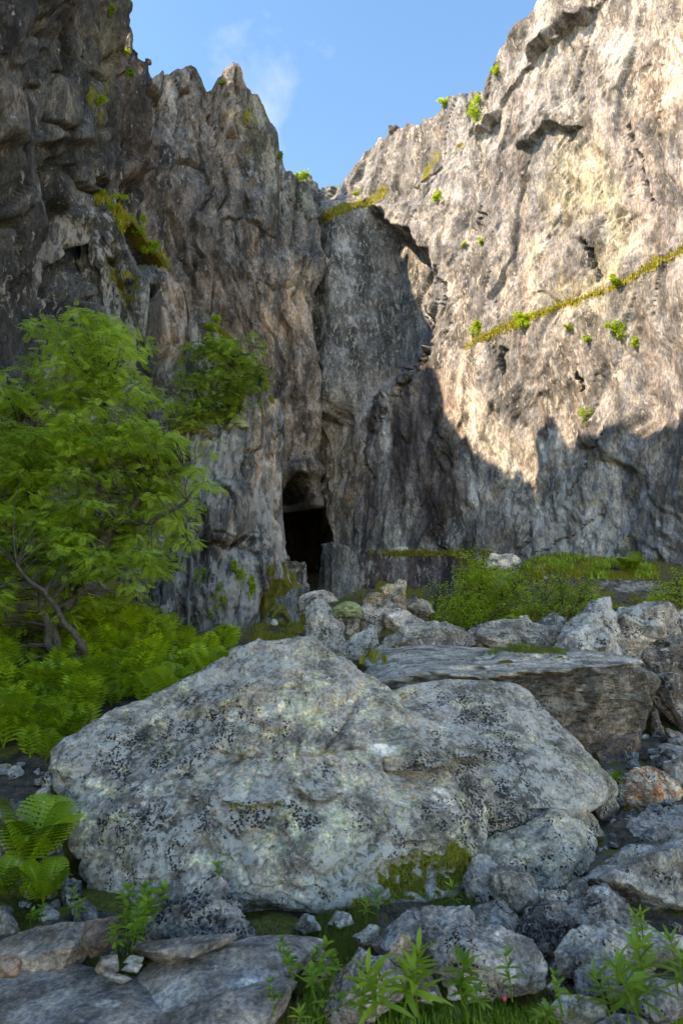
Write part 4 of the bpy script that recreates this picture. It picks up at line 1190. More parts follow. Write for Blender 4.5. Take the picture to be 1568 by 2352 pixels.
    ('rock', 'dark brown rock between pink rock and rounded boulder', [(929, 2210), (949, 2203), (994, 2243), (1010, 2275), (960, 2290), (930, 2265)], dict(Y=3.7, col=(.15, .13, .11), col2=(.09, .08, .075), lvl=5)),
    ('rock', 'tiny pale stone among leaves below the rounded boulder', [(962, 2296), (975, 2284), (996, 2278), (1006, 2290), (985, 2302)], dict(Y=3.4, lvl=3)),
    ('rock', 'small grey stone in grass at the foot of the huge boulder, left one', [(674, 2128), (700, 2102), (720, 2104), (735, 2130), (700, 2142)], dict(Y=4.6, lvl=4, lich=.8)),
    ('rock', 'small grey stone in grass at the foot of the huge boulder, right one', [(753, 2118), (775, 2094), (800, 2096), (815, 2118), (780, 2130)], dict(Y=4.7, lvl=4, lich=.8)),
    ('rock', 'narrow upright stone in the grass right of the worn slab', [(715, 2230), (737, 2186), (757, 2188), (756, 2235), (735, 2245)], dict(Y=3.85, col=(.25, .22, .21), lvl=4)),
    ('rock', 'long low stone in the grass left of the lumpy boulder', [(812, 2150), (846, 2128), (872, 2132), (866, 2165), (825, 2168)], dict(Y=4.3, col=(.3, .29, .28), lvl=4)),
    ('boulder', 'triangular dark speckled rock leaning on the left foot of the huge boulder', [(306, 2160), (335, 2110), (421, 2056), (482, 2016), (500, 2030), (564, 2106), (590, 2160), (522, 2168), (360, 2185)], dict(Y=4.35, col=(.25, .25, .26), col2=(.14, .15, .165), lvl=6, dark=.9, lich=.6, thick=.4)),
    ('boulder', 'broad worn brown grey rock at left above the path slab', [(-30, 2185), (61, 2140), (151, 2119), (205, 2119), (212, 2165), (180, 2205), (144, 2228), (72, 2240), (-30, 2225)], dict(Y=4.15, col=(.235, .195, .175), col2=(.17, .155, .15), lvl=6, path=1, bulge=.2)),
    ('boulder', 'reddish brown wedge joining the broad worn rock', [(196, 2119), (266, 2108), (274, 2146), (254, 2164), (211, 2186), (193, 2160)], dict(Y=4.15, col=(.2, .15, .125), col2=(.13, .10, .09), lvl=5, path=1)),
    ('rock', 'reddish block at the left edge', [(-30, 2205), (5, 2194), (40, 2192), (52, 2211), (40, 2236), (-30, 2240)], dict(Y=3.75, col=(.24, .15, .115), col2=(.17, .12, .1), lvl=4, path=1)),
    ('rock', 'grey rock at the left edge under the fern', [(-30, 2088), (14, 2079), (36, 2115), (46, 2135), (-20, 2148)], dict(Y=4.7, lvl=4, path=1)),
    ('rock', 'grey stone below the fern left of the huge boulder', [(80, 2096), (108, 2073), (137, 2097), (162, 2118), (108, 2135)], dict(Y=4.8, lvl=4)),
    ('rock', 'blue grey stone touching the lower left corner of the huge boulder', [(164, 2080), (194, 2064), (214, 2086), (228, 2115), (173, 2115)], dict(Y=4.75, col=(.2, .21, .22), lvl=4)),
    ('rock', 'dark rock jammed in the gap at the left of the huge boulder', [(142, 2030), (153, 2012), (186, 2025), (190, 2050), (151, 2085)], dict(Y=5.0, col=(.17, .18, .2), lvl=4)),
    ('rock', 'mossy grey rock at left below the ferny bank', [(-20, 1765), (10, 1755), (47, 1765), (70, 1789), (60, 1815), (-20, 1815)], dict(Y=7.4, lvl=4, moss=.5)),
    ('rock', 'square grey stone left of the huge boulder, upper one', [(95, 1774), (115, 1769), (125, 1800), (97, 1806)], dict(Y=7.0, lvl=4)),
    ('rock', 'lichened stone pressed against the left side of the huge boulder', [(83, 1820), (112, 1803), (130, 1860), (88, 1862)], dict(Y=6.3, lvl=4, lich=.9)),
    ('rock', 'flat grey slab at left above the bright fern', [(-20, 1862), (36, 1848), (90, 1857), (112, 1880), (60, 1905), (-20, 1900)], dict(Y=6.0, lvl=4, path=1)),
    ('rock', 'dark rock behind the bright fern at the left edge', [(-20, 1915), (30, 1900), (70, 1930), (60, 1985), (-20, 1985)], dict(Y=5.6, lvl=4)),
    ('rock', 'shaded rock behind the fern fronds beside the gap', [(95, 1925), (125, 1900), (150, 1950), (140, 2010), (100, 2010)], dict(Y=5.35, col=(.16, .15, .14), lvl=4)),
    ('boulder', 'great smooth worn slab in the bottom left corner', [(-80, 2250), (155, 2212), (216, 2229), (274, 2256), (324, 2249), (362, 2275), (400, 2300), (360, 2352), (300, 2460), (-100, 2460)], dict(Y=3.1, col=(.185, .175, .18), col2=(.15, .14, .145), lvl=6, path=1, thick=.9, bulge=.1, lean=1.6, front=.1, amp=.025, spot=[(245, 2305, 32, 9), (200, 2345, 20, 6)])),
    ('boulder', 'pale worn slab at bottom left centre with mossy upper edge', [(326, 2245), (356, 2211), (414, 2193), (500, 2176), (564, 2164), (600, 2152), (670, 2150), (739, 2160), (730, 2190), (664, 2228), (640, 2268), (560, 2300), (450, 2345), (382, 2310)], dict(Y=3.5, col=(.25, .235, .24), col2=(.18, .18, .185), lvl=6, path=1, thick=.6, bulge=.1, lean=1.6, front=.1, amp=.04, moss=.1, spot=[(560, 2265, 50, 18)])),
    ('boulder', 'low worn slab at the bottom edge below the pale one', [(370, 2330), (460, 2305), (560, 2270), (640, 2245), (674, 2262), (640, 2330), (560, 2440), (330, 2440)], dict(Y=3.2, col=(.23, .205, .20), col2=(.16, .15, .155), lvl=6, path=1, thick=.5, bulge=.1, lean=1.4, front=.1, amp=.05)),
    ('rock', 'narrow ledge of rock along the foot of the triangular rock', [(299, 2178), (331, 2165), (389, 2176), (450, 2165), (533, 2143), (542, 2157), (450, 2195), (382, 2205)], dict(Y=4.0, col=(.26, .235, .23), lvl=5, path=1)),
    ('rock', 'brown flat stone left of the stacked thin stones', [(218, 2222), (234, 2196), (270, 2191), (273, 2223), (235, 2236)], dict(Y=3.85, col=(.22, .19, .175), lvl=4, path=1)),
    ('rock', 'thin flat stone, topmost of three by the worn slabs', [(284, 2209), (299, 2193), (331, 2198), (322, 2214)], dict(Y=3.9, lvl=3, path=1)),
    ('rock', 'thin flat stone, middle of three by the worn slabs', [(277, 2227), (299, 2211), (328, 2215), (315, 2231)], dict(Y=3.8, lvl=3, path=1)),
    ('rock', 'long thin flat stone, lowest of three by the worn slabs', [(228, 2235), (252, 2230), (304, 2247), (276, 2258)], dict(Y=3.7, lvl=3, path=1)),
    ('rock', 'pale stone on the mossy slope beside the cave', [(618, 1432), (626, 1420), (637, 1424), (638, 1436)], dict(Y=19, col=(.45, .45, .42), lvl=3)),
    ('rock', 'white flat boulder on the grassy terrace left of the bush', [(1105, 1300), (1130, 1272), (1172, 1272), (1195, 1290), (1165, 1305)], dict(Y=30, col=(.42, .41, .40), lvl=4)),
    ('rock', 'pale rock at the cliff foot above the dark step', [(893, 1266), (910, 1254), (934, 1256), (938, 1270), (905, 1274)], dict(Y=36.5, col=(.38, .37, .36), lvl=4)),
]


def rock_paint(opt):
    def f(px, py, P, C, li, dk, ms):
        q = np.stack([px, py], -1)
        if opt.get('orange'):
            n = fbm(q / 8, 3, 401)
            C = lerp(C, (.42, .15, .05), sstep(.08, .2, n) * .8)
            C = lerp(C, (.40, .41, .38), sstep(-.12, -.22, n) * .6)
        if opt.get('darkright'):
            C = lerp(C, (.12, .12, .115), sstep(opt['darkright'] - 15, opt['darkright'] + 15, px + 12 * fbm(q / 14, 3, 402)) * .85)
        for (x, y, a, b) in opt.get('spot', ()):
            n = fbm(q / 10, 3, 403)
            C = lerp(C, (.46, .49, .53), blob(px, py, x, y, a, b, 0, .25) * sstep(-.5, -.1, n))
        return C, li, dk, ms
    return f


for i, (nm, lab, out, op) in enumerate(ROCKS):
    op = dict(op)
    pts = rock_pts(out, op.get('Y'), op.get('thick'), op.get('lean', .3), seed=100 + i, front=op.get('front', .4), down=.12, bulge_up=op.get('bulge', .12) - op.get('under', 0) * .6)
    path = op.get('path')
    boulder(nm, lab, [pts], cat='boulder' if nm == 'boulder' else 'rock', lvl=op.get('lvl', 5), mat=M_PATH if path else (M_ROCKN if op.get('Y', 9) < 7 else M_ROCK),
            col=tuple(1.2 * k for k in op.get('col', (.23, .22, .21) if path else GREY)), col2=tuple(1.2 * k for k in op.get('col2', tuple(.62 * k for k in op.get('col', GREY)))), lich=op.get('lich', .45), dark=op.get('dark', .4) * (.4 if path else 1),
            seed=200 + i * 3, amp=op.get('amp', .06 if path else .12), paint=rock_paint(op), soft=.014 if path else .003, moss=op.get('moss', 0), fsz=1.8)


# ------------------------------------------------------------------ filler stones of the scree
NAMED = [(float(np.mean([p[0] for p in o])), float(np.mean([p[1] for p in o])), l) for n_, l, o, op_ in ROCKS if len(l.split()) <= 10]


def scatter_stones():
    meshes = []
    for k in range(7):
        V0, F = ICO[3]
        rs = np.random.RandomState(900 + k)
        pts = rs.normal(size=(13, 3)); pts /= np.linalg.norm(pts, axis=1)[:, None]
        pts *= np.array([1.0, .8, .55]) * rs.uniform(.8, 1.1, (13, 1))
        N, D = hull_planes([tuple(p) for p in pts])
        d = V0 * np.array([1, .8, .6]); d /= np.linalg.norm(d, axis=1)[:, None]
        r = radial(d, np.zeros(3), N, D, .02)
        P = d * r[:, None]
        f, e, c = facets(P * 1.6 + k * 5, k, 1.2, 30)
        P = P + d * (.06 * f + .04 * fbm(P * 3 + k, 3, k))[:, None]
        n = fbm(P * 2 + k, 3, k + 5)
        base = [(.30, .29, .28), (.22, .21, .20), (.34, .30, .26), (.20, .17, .15), (.36, .35, .35), (.26, .26, .27), (.16, .15, .15)][k]
        C = lerp(np.full(P.shape, base), tuple(.6 * b for b in base), sstep(-.2, .3, n))
        meshes.append(mesh_from('stone', P, [F], {'col': C, 'lichen': np.full(len(P), .6), 'dark': np.full(len(P), .4), 'moss': np.full(len(P), .0)}, M_ROCKN))
    rs = np.random.RandomState(5)
    zones = [  # polygon, count, size range px, label, group
        ([(1000, 2040), (1568, 2060), (1568, 2352), (1240, 2352), (1180, 2230), (1060, 2250)], 60, (14, 42), 'small angular stone in the dark gaps of the lower right scree', 'stones between the lower right boulders'),
        ([(1330, 1640), (1500, 1580), (1568, 1600), (1568, 1780), (1400, 1800)], 40, (18, 50), 'angular stone in the dark hollow right of the flat topped boulder', 'stones in the hollow by the flat topped boulder'),
        ([(1350, 1760), (1568, 1700), (1568, 2000), (1380, 2000)], 34, (14, 40), 'small angular stone in the gaps around the orange lichened boulder', 'stones around the orange lichened boulder'),
        ([(700, 1400), (1080, 1400), (1300, 1440), (1568, 1480), (1568, 1560), (860, 1520), (720, 1500)], 60, (8, 26), 'small rock wedged between the boulders below the cave and bushes', 'stones between the middle boulders'),
        ([(0, 1760), (120, 1760), (180, 2100), (0, 2140)], 42, (10, 34), 'small grey stone on the ground left of the huge boulder', 'stones left of the huge boulder'),
        ([(190, 2190), (340, 2185), (330, 2260), (220, 2260)], 14, (8, 20), 'small flat stone between the worn path slabs', 'stones between the path slabs'),
        ([(1130, 1272), (1250, 1290), (1300, 1330), (1200, 1330)], 26, (5, 14), 'small pale stone on the terrace under the right cliff', 'stones on the grassy terrace'),
        ([(1330, 1330), (1520, 1330), (1510, 1362), (1340, 1364)], 26, (4, 9), 'tiny pale stone of the scree strip at the right', 'stones of the pale scree strip'),
    ]
    for poly, cnt, (a, b), lab, grp in zones:
        o = np.array(poly, float); n = 0; tries = 0
        while n < cnt and tries < 4000:
            tries += 1
            x = rs.uniform(o[:, 0].min(), o[:, 0].max()); y = rs.uniform(o[:, 1].min(), o[:, 1].max())
            if not inpoly(np.array([x]), np.array([y]), poly)[0]: continue
            Y = ground_hit(x, y)
            if Y > 45: continue
            w = at(x, y, Y)
            sz = rs.uniform(a, b) ** 1.0 / 1568 * Y * .62
            kind = rs.randint(7)
            tone = ['pale grey', 'grey', 'warm grey', 'dark brown', 'whitish', 'plain grey', 'very dark'][kind]
            near = min(NAMED, key=lambda t: (t[0] - x) ** 2 + (t[1] - y) ** 2)
            side = 'left of' if x < near[0] - 12 else ('right of' if x > near[0] + 12 else 'touching')
            lb = 'small %s stone %s the %s' % (tone, side, near[2]) if (near[0] - x) ** 2 + (near[1] - y) ** 2 < 90 ** 2 else 'small %s %s' % (tone, lab.split(' ', 2)[2] if lab.startswith(('small', 'tiny')) else lab)
            st = link('stone', meshes[kind], loc=Vector((w[0], w[1], float(terr(w[0], w[1])) + sz * .25)), label=' '.join(lb.split()[:16]), cat='stone', group=grp)
            st.scale = (sz * rs.uniform(.8, 1.2), sz * rs.uniform(.8, 1.2), sz * rs.uniform(.8, 1.3))
            st.rotation_euler = (rs.uniform(-.4, .4), rs.uniform(-.4, .4), rs.uniform(0, 6.28))
            n += 1


scatter_stones()


# ------------------------------------------------------------------ foliage
def rotmats(yaw, pitch, roll):
    cy, sy = np.cos(yaw), np.sin(yaw); cp, sp = np.cos(pitch), np.sin(pitch); cr, sr = np.cos(roll), np.sin(roll)
    o = np.zeros_like(yaw); i = o + 1
    Rz = np.stack([cy, -sy, o, sy, cy, o, o, o, i], -1).reshape(-1, 3, 3)
    Rx = np.stack([i, o, o, o, cp, -sp, o, sp, cp], -1).reshape(-1, 3, 3)
    Ry = np.stack([cr, o, sr, o, i, o, -sr, o, cr], -1).reshape(-1, 3, 3)
    return Rz @ Rx @ Ry


def stamp(tv, tf, pos, R, sc, rnd):
    n = len(pos)
    V = np.einsum('nij,mj->nmi', R, tv) * np.asarray(sc)[:, None, None] + pos[:, None, :]
    F = [f[None] + (np.arange(n) * len(tv))[:, None, None] for f in tf]
    return V.reshape(-1, 3), [f.reshape(-1, f.shape[-1]) for f in F], np.repeat(rnd, len(tv))


def pinnate(pairs=5, lw=.15, ll=.38, droop=.22):
    """compound leaf along +Y, length 1"""
    V = []; F = []
    def leaflet(bx, by, bz, ang, L, W, dz):
        c, s_ = math.cos(ang), math.sin(ang)
        k = len(V)
        pts = [(0, 0), (W / 2, L * .45), (0, L), (-W / 2, L * .45)]
        for (a, b) in pts:
            V.append((bx + a * c + b * s_, by - a * s_ + b * c, bz - dz * b - (.02 if a else 0)))
        F.append((k, k + 1, k + 2, k + 3))
    for i in range(pairs):
        t = .22 + .68 * i / (pairs - 1)
        z = -droop * t * t
        L = ll * (1 - .35 * abs(t - .5) * 1.2)
        for sgn in (-1, 1): leaflet(0, t, z, sgn * 1.05, L, lw * L * 2, .25)
    leaflet(0, .93, -droop * .85, 0, ll * .8, lw * ll * 1.6, .3)
    k = len(V)
    V += [(-.008, 0, 0), (.008, 0, 0), (.005, 1, -droop), (-.005, 1, -droop)]; F.append((k, k + 1, k + 2, k + 3))
    return np.array(V), [np.array(F)]


def simple_leaf(w=.5, fold=.08):
    V = np.array([(0, 0, 0), (w / 2, .45, fold), (0, 1, -.08), (-w / 2, .45, fold), (0, .45, 0)])
    return V, [np.array([(0, 1, 4), (4, 1, 2), (0, 4, 3), (3, 4, 2)])]


def frond(pairs=20, sub=4, arch=.55, width=.30):
    """arching fern frond along +Y, length about 1, pinnae cut into lobes"""
    V = []; F3 = []; F4 = []
    def P(t): return np.array([0, math.sin(t * 1.25) / 1.25 * 1.05, arch * (math.sin(t * 2.2)) * .5 - .12 * t * t])
    for i in range(pairs):
        t = .14 + .86 * i / pairs
        b = P(t); L = width * (math.sin(min(1, t * 1.15 + .08) * math.pi) ** .75 * .9 + .08) * (1 - .15 * t)
        tl = P(t + .02) - b; tl /= np.linalg.norm(tl)
        for sg in (-1, 1):
            dirv = np.array([sg * .95, .30, -.10]); dirv /= np.linalg.norm(dirv)
            sp = 1 / pairs * 1.05
            if True:
                k = len(V)
                V += [b - tl * sp * .25, b + dirv * L * .5 + tl * sp * .42, b + dirv * L + tl * .02, b + dirv * L * .45 - tl * sp * .26]
                F4.append((k, k + 1, k + 2, k + 3))
            if sub > 1:
                for j in range(sub):
                    u0, u1 = j / sub, (j + 1.15) / sub
                    w = sp * .75 * (1 - u0 * .75)
                    a = b + dirv * L * u0; c = b + dirv * L * min(u1, 1.02)
                    m = b + dirv * L * (u0 + .72 / sub)
                    k = len(V)
                    V += [a, m + tl * w * .78, c, m - tl * w * .6]
                    F4.append((k, k + 1, k + 2, k + 3))
    k0 = len(V); n = 7
    for i in range(n + 1):
        p = P(i / n); w = .010 * (1 - .7 * i / n)
        V += [p + np.array([-w, 0, -.004]), p + np.array([w, 0, -.004])]
    for i in range(n):
        a = k0 + i * 2; F4.append((a, a + 1, a + 3, a + 2))
    return np.array(V), [np.array(F4)]


def tube_mesh(paths, sides=5):
    V = []; F = []
    for pts in paths:  # (x,y,z,r)
        pts = np.array(pts, float); n = len(pts); k0 = len(V)
        for i in range(n):
            t = pts[min(i + 1, n - 1), :3] - pts[max(i - 1, 0), :3]; t /= (np.linalg.norm(t) + 1e-9)
            a = np.cross(t, (0, 0, 1) if abs(t[2]) < .9 else (1, 0, 0)); a /= np.linalg.norm(a); b = np.cross(t, a)
            for j in range(sides):
                an = 2 * math.pi * j / sides
                V.append(pts[i, :3] + (a * math.cos(an) + b * math.sin(an)) * pts[i, 3])
        for i in range(n - 1):
            for j in range(sides):
                a0 = k0 + i * sides + j; a1 = k0 + i * sides + (j + 1) % sides
                F.append((a0, a1, a1 + sides, a0 + sides))
    return np.array(V), [np.array(F)]


def wobble(p0, p1, r0, r1, n, amp, rs, sag=0):
    p0 = np.array(p0, float); p1 = np.array(p1, float)
    out = []; off = np.zeros(3)
    for i in range(n + 1):
        t = i / n
        off = off * .7 + rs.normal(size=3) * amp
        p = p0 + (p1 - p0) * t + off * math.sin(math.pi * min(t + .05, 1)) + np.array([0, 0, sag * math.sin(math.pi * t)])
        out.append((*p, r0 + (r1 - r0) * t))
    return out


def tree(name, label, cat, base, limbs, crown_polys, Yr, nspray, leaves, tmpl, size, mat, seed, trunk_r=.07, spray_r=.35, flat=.35, gap=.03, pitch=-.25, group=None):
    """limbs: list of polylines in world space starting at the base; crown grown as sprays of leaves around and between limb ends"""
    rs = np.random.RandomState(seed)
    root = bpy.data.objects.new(name, None); COL.objects.link(root); root.location = Vector(base)
    root['label'] = label; root['category'] = cat
    if group: root['group'] = group
    bl = np.array(base, float)
    main = []; nodes = []
    for L in limbs:
        L = [np.array(p, float) for p in L]
        path = []
        for a, b in zip(L[:-1], L[1:]):
            seg = wobble(a, b, .01, .01, 6, .03, rs)
            path += seg if not path else seg[1:]
        n = len(path)
        path = [(x, y, z, trunk_r * (1 - .8 * i / n) + .006) for i, (x, y, z, r) in enumerate(path)]
        main.append(path); nodes += [np.array(p[:3]) for p in path[2:]]
    nodes = np.array(nodes)
    # spray centres
    cen = []
    tries = 0
    boxes = [np.array(p, float) for p in crown_polys]
    areas = np.array([np.ptp(b[:, 0]) * np.ptp(b[:, 1]) for b in boxes]); areas /= areas.sum()
    while len(cen) < nspray and tries < nspray * 40:
        tries += 1
        k = rs.choice(len(boxes), p=areas); b = boxes[k]
        x = rs.uniform(b[:, 0].min(), b[:, 0].max()); y = rs.uniform(b[:, 1].min(), b[:, 1].max())
        if not inpoly(np.array([x]), np.array([y]), crown_polys[k])[0]: continue
        Y = rs.uniform(*Yr)
        w = at(x, y, Y)
        if fbm(w[None] * np.array([.9, .9, 2.8]) + seed, 3, seed)[0] < gap: continue
        if rs.uniform() < .25: w = at(x + rs.normal(0, 34), y + rs.normal(0, 26), Y)
        cen.append(w)
    cen = np.array(cen)
    tw = []
    for c in cen:
        dn = np.linalg.norm(nodes - c, axis=1) + np.maximum(0, nodes[:, 2] - c[2]) * .5
        k = np.argmin(dn)
        tw.append(wobble(nodes[k], c, .012, .004, 4, .025, rs, sag=.06))
    V, F = tube_mesh(main, 7)
    me = mesh_from('trunk', V - bl, F, {}, M_BARK, True); link('trunk', me, root)
    V, F = tube_mesh(tw, 3)
    me = mesh_from('branch', V - bl, F, {}, M_BARK, True); link('branch', me, root.children[0] if root.children else root)
    n = len(cen) * leaves
    edge = rs.uniform(.6, 1.25, len(cen))
    ci = np.repeat(np.arange(len(cen)), leaves)
    yaw = rs.uniform(0, 2 * math.pi, n); rr = spray_r * np.sqrt(rs.uniform(0, 1, n)) * edge[ci]
    pos = cen[ci] + np.stack([-np.sin(yaw) * rr * rs.uniform(.5, 1, n), np.cos(yaw) * rr * rs.uniform(.5, 1, n), rs.normal(0, spray_r * flat * .5, n) - rr * .25], -1)
    y2 = yaw + rs.normal(0, .6, n)
    Rm = rotmats(y2, rs.normal(pitch, .3, n), rs.normal(0, .35, n))
    tone = np.clip(rs.uniform(0, 1, len(cen))[ci] * .8 + rs.uniform(-.15, .35, n), 0, 1)
    V, F, rn = stamp(*tmpl, pos, Rm, size * rs.uniform(.7, 1.2, n), tone)
    me = mesh_from('crown', V - bl, F, {'rnd': rn}, mat); link('crown', me, root, kind='stuff')
    return root


def gpt(px, py, Y=None):
    Y = Y or ground_hit(px, py)
    w = at(px, py, Y)
    return np.array([w[0], w[1], float(terr(w[0], w[1]))])


T_ROWAN = pinnate(6)
T_LEAF = simple_leaf(.55)

b = gpt(170, 1560, 10.5)
tree('rowan_tree', 'big bright green rowan with dark leaning stems at the left edge', 'tree', b,
     [[b, at(120, 1440, 10.8), at(190, 1290, 11.2), at(230, 1130, 11.5), at(240, 900, 11.8)],
      [b, at(110, 1480, 10.6), at(90, 1300, 11), at(60, 1120, 11.4), at(50, 950, 11.8)],
      [at(150, 1400, 10.8), at(230, 1280, 11), at(330, 1130, 11.2), at(440, 1060, 11.4)],
      [at(200, 1280, 11), at(270, 1200, 10.8), at(350, 1200, 10.4), at(430, 1150, 10.2)],
      [b, at(190, 1480, 10.2), at(195, 1500, 10), at(120, 1380, 9.8), at(40, 1300, 9.6)]],
     [[(-60, 900), (10, 865), (90, 880), (85, 745), (130, 735), (200, 705), (270, 735), (300, 800), (370, 870), (410, 920), (400, 1010), (500, 1040), (515, 1085), (440, 1130), (420, 1230), (390, 1290), (320, 1360), (250, 1440), (100, 1500), (-60, 1540)],
      [(-60, 1000), (300, 950), (440, 1060), (400, 1150), (250, 1300), (-60, 1400)]],
     (9.8, 12.8), 1050, 19, T_ROWAN, .165, M_LEAF, 11, .075, .27, .18, -.04)
b = at(470, 985, 21.5)
tree('rowan_tree', 'smaller rowan growing on the mossy shoulder right of the big one', 'tree', b,
     [[b, at(450, 900, 21.6), at(455, 830, 21.8), at(470, 770, 22)], [b, at(500, 880, 21.4), at(540, 820, 21.4), at(575, 810, 21.4)], [b, at(430, 930, 21.2), at(400, 900, 21)]],
     [[(395, 960), (410, 880), (430, 800), (450, 775), (495, 765), (540, 785), (600, 835), (570, 870), (575, 930), (520, 960), (440, 985)],
      [(495, 770), (550, 790), (605, 840), (560, 900), (500, 900)]],
     (20.6, 22.4), 230, 12, T_ROWAN, .24, M_LEAF, 12, .05, .34, .25, -.15)
b = gpt(1110, 1425, 19.5)
tree('green_bush', 'bright green leafy bush beside the dark rock step', 'bush', b,
     [[b, at(1100, 1370, 19.6), at(1110, 1300, 19.8)], [b, at(1150, 1380, 19.3), at(1190, 1340, 19.3)], [b, at(1050, 1400, 19.4), at(1000, 1390, 19.4)], [b, at(1070, 1360, 19.8), at(1060, 1320, 20)]],
     [[(990, 1400), (1040, 1370), (1030, 1330), (1075, 1290), (1120, 1275), (1170, 1300), (1215, 1340), (1230, 1380), (1200, 1420), (1100, 1440), (1010, 1425)],
      [(1040, 1340), (1100, 1290), (1180, 1330), (1190, 1400), (1060, 1420)]],
     (18.6, 20.6), 330, 34, T_LEAF, .085, M_LEAFY, 13, .03, .34, .5, -.2)
b = gpt(1295, 1415, 18.5)
tree('green_bush', 'darker thin bush between the bright bush and triangular boulder', 'bush', b,
     [[b, at(1290, 1370, 18.7), at(1285, 1330, 19)], [b, at(1330, 1380, 18.6), at(1345, 1350, 18.8)], [b, at(1260, 1390, 18.6), at(1240, 1360, 18.8)]],
     [[(1225, 1400), (1230, 1350), (1270, 1310), (1310, 1318), (1355, 1345), (1375, 1385), (1330, 1420), (1260, 1425)]],
     (17.8, 19.4), 150, 26, T_LEAF, .075, M_LEAF, 14, .02, .28, .5, -.05)
b = gpt(1560, 1395, 17.5)
tree('green_bush', 'low green bush cut by the right edge above the blocky boulder', 'bush', b,
     [[b, at(1560, 1360, 17.6), at(1550, 1330, 17.8)], [b, at(1600, 1360, 17.5)]],
     [[(1490, 1375), (1520, 1345), (1570, 1318), (1660, 1310), (1660, 1400), (1540, 1405)]],
     (16.8, 19), 130, 26, T_LEAF, .085, M_LEAFY, 15, .02, .3, .5, -.1)
b = gpt(990, 1400, 20.5)
tree('green_bush', 'small dark green bush at the left foot of the bright bush', 'bush', b,
     [[b, at(1000, 1370, 20.6), at(1010, 1350, 20.7)], [b, at(970, 1375, 20.6)]],
     [[(955, 1378), (990, 1355), (1040, 1350), (1060, 1380), (1010, 1400), (960, 1400)]],
     (20, 21.4), 60, 24, T_LEAF, .08, M_LEAF, 16, .02, .26, .5, -.2)

# small bushes clinging to the cliffs
CLIFF_BUSHES = [
    (W_R, 1093, 250, 26, 42, 'yellow green bush hanging in the notch of the right cliff rim'),
    (W_R, 1003, 232, 18, 12, 'little bush on the rim of the right cliff left of the notch'),
    (W_R, 1137, 150, 10, 22, 'narrow bush on the upper rim of the right cliff'),
    (W_R, 785, 462, 22, 13, 'yellow green bush on the ledge where the two cliffs meet'),
    (W_R, 820, 440, 16, 8, 'small bush just above the ledge where the two cliffs meet'),
    (W_R, 1002, 445, 12, 16, 'light green bush on the sunlit wall below the rim block'),
    (W_R, 1095, 748, 22, 20, 'pale green bush at the left end of the long grassy ledge'),
    (W_R, 1200, 728, 24, 18, 'thin bush above the left part of the long grassy ledge'),
    (W_R, 1412, 756, 26, 22, 'green bush under the right part of the long grassy ledge'),
    (W_R, 1300, 752, 12, 8, 'tiny bush under the middle of the long grassy ledge'),
    (W_R, 1350, 775, 14, 8, 'small tuft of leaves lower on the sunlit wall'),
    (W_R, 1342, 940, 20, 34, 'tall yellow green plant low on the sunlit wall by the shadow edge'),
    (W_R, 1420, 640, 26, 14, 'green bush sitting on the right part of the long grassy ledge'),
    (W_R, 1065, 562, 12, 5, 'thin strip of green on the sunlit wall left side'),
    (W_R, 1105, 548, 9, 9, 'tiny green tuft on the sunlit wall'),
    (W_R, 1455, 785, 14, 16, 'faint bush lower right of the green bush under the ledge'),
    (W_B, 697, 402, 22, 18, 'dark blue green sapling on the shoulder of the left tower'),
    (W_B, 655, 345, 6, 12, 'tiny sapling on the right edge of the left tower'),
    (W_B, 505, 188, 9, 4, 'tiny tuft in the notch between the two tower peaks'),
    (W_A, 258, 30, 14, 26, 'bush overhanging the top of the left wall'),
    (W_A, 290, 118, 14, 12, 'bush on the corner of the left wall'),
    (W_A, 296, 160, 12, 26, 'yellow green moss bush below the corner of the left wall'),
    (W_A, 222, 226, 26, 10, 'mossy bush in the crack of the left wall'),
    (W_G, 290, 440, 38, 20, 'green bush at the top of the mossy ramp'),
    (W_G, 225, 430, 26, 16, 'dark bush in the gully left of the mossy ramp'),
    (W_G, 318, 515, 28, 26, 'ferny clump half way down the mossy ramp'),
    (W_G, 362, 560, 26, 20, 'bright clump near the lower end of the mossy ramp'),
    (W_G, 505, 715, 14, 22, 'bright sprig at the right end of the mossy buttress'),
    (W_G, 485, 738, 16, 14, 'yellow moss bush right of the pink pillar'),
    (W_H, 470, 1320, 22, 24, 'climbing leafy plant on the lichened buttress, left one'),
    (W_H, 500, 1370, 24, 36, 'climbing leafy plant on the lichened buttress, middle one'),
    (W_H, 540, 1300, 22, 22, 'climbing leafy plant on the lichened buttress, right one'),
    (W_H, 580, 1345, 16, 26, 'small leafy plant near the foot of the lichened buttress'),
    (W_H, 660, 1360, 16, 24, 'dark green bush at the right foot of the lichened buttress'),
    (W_H, 620, 870, 8, 16, 'thin green plant at the tip of the lichened buttress'),
]


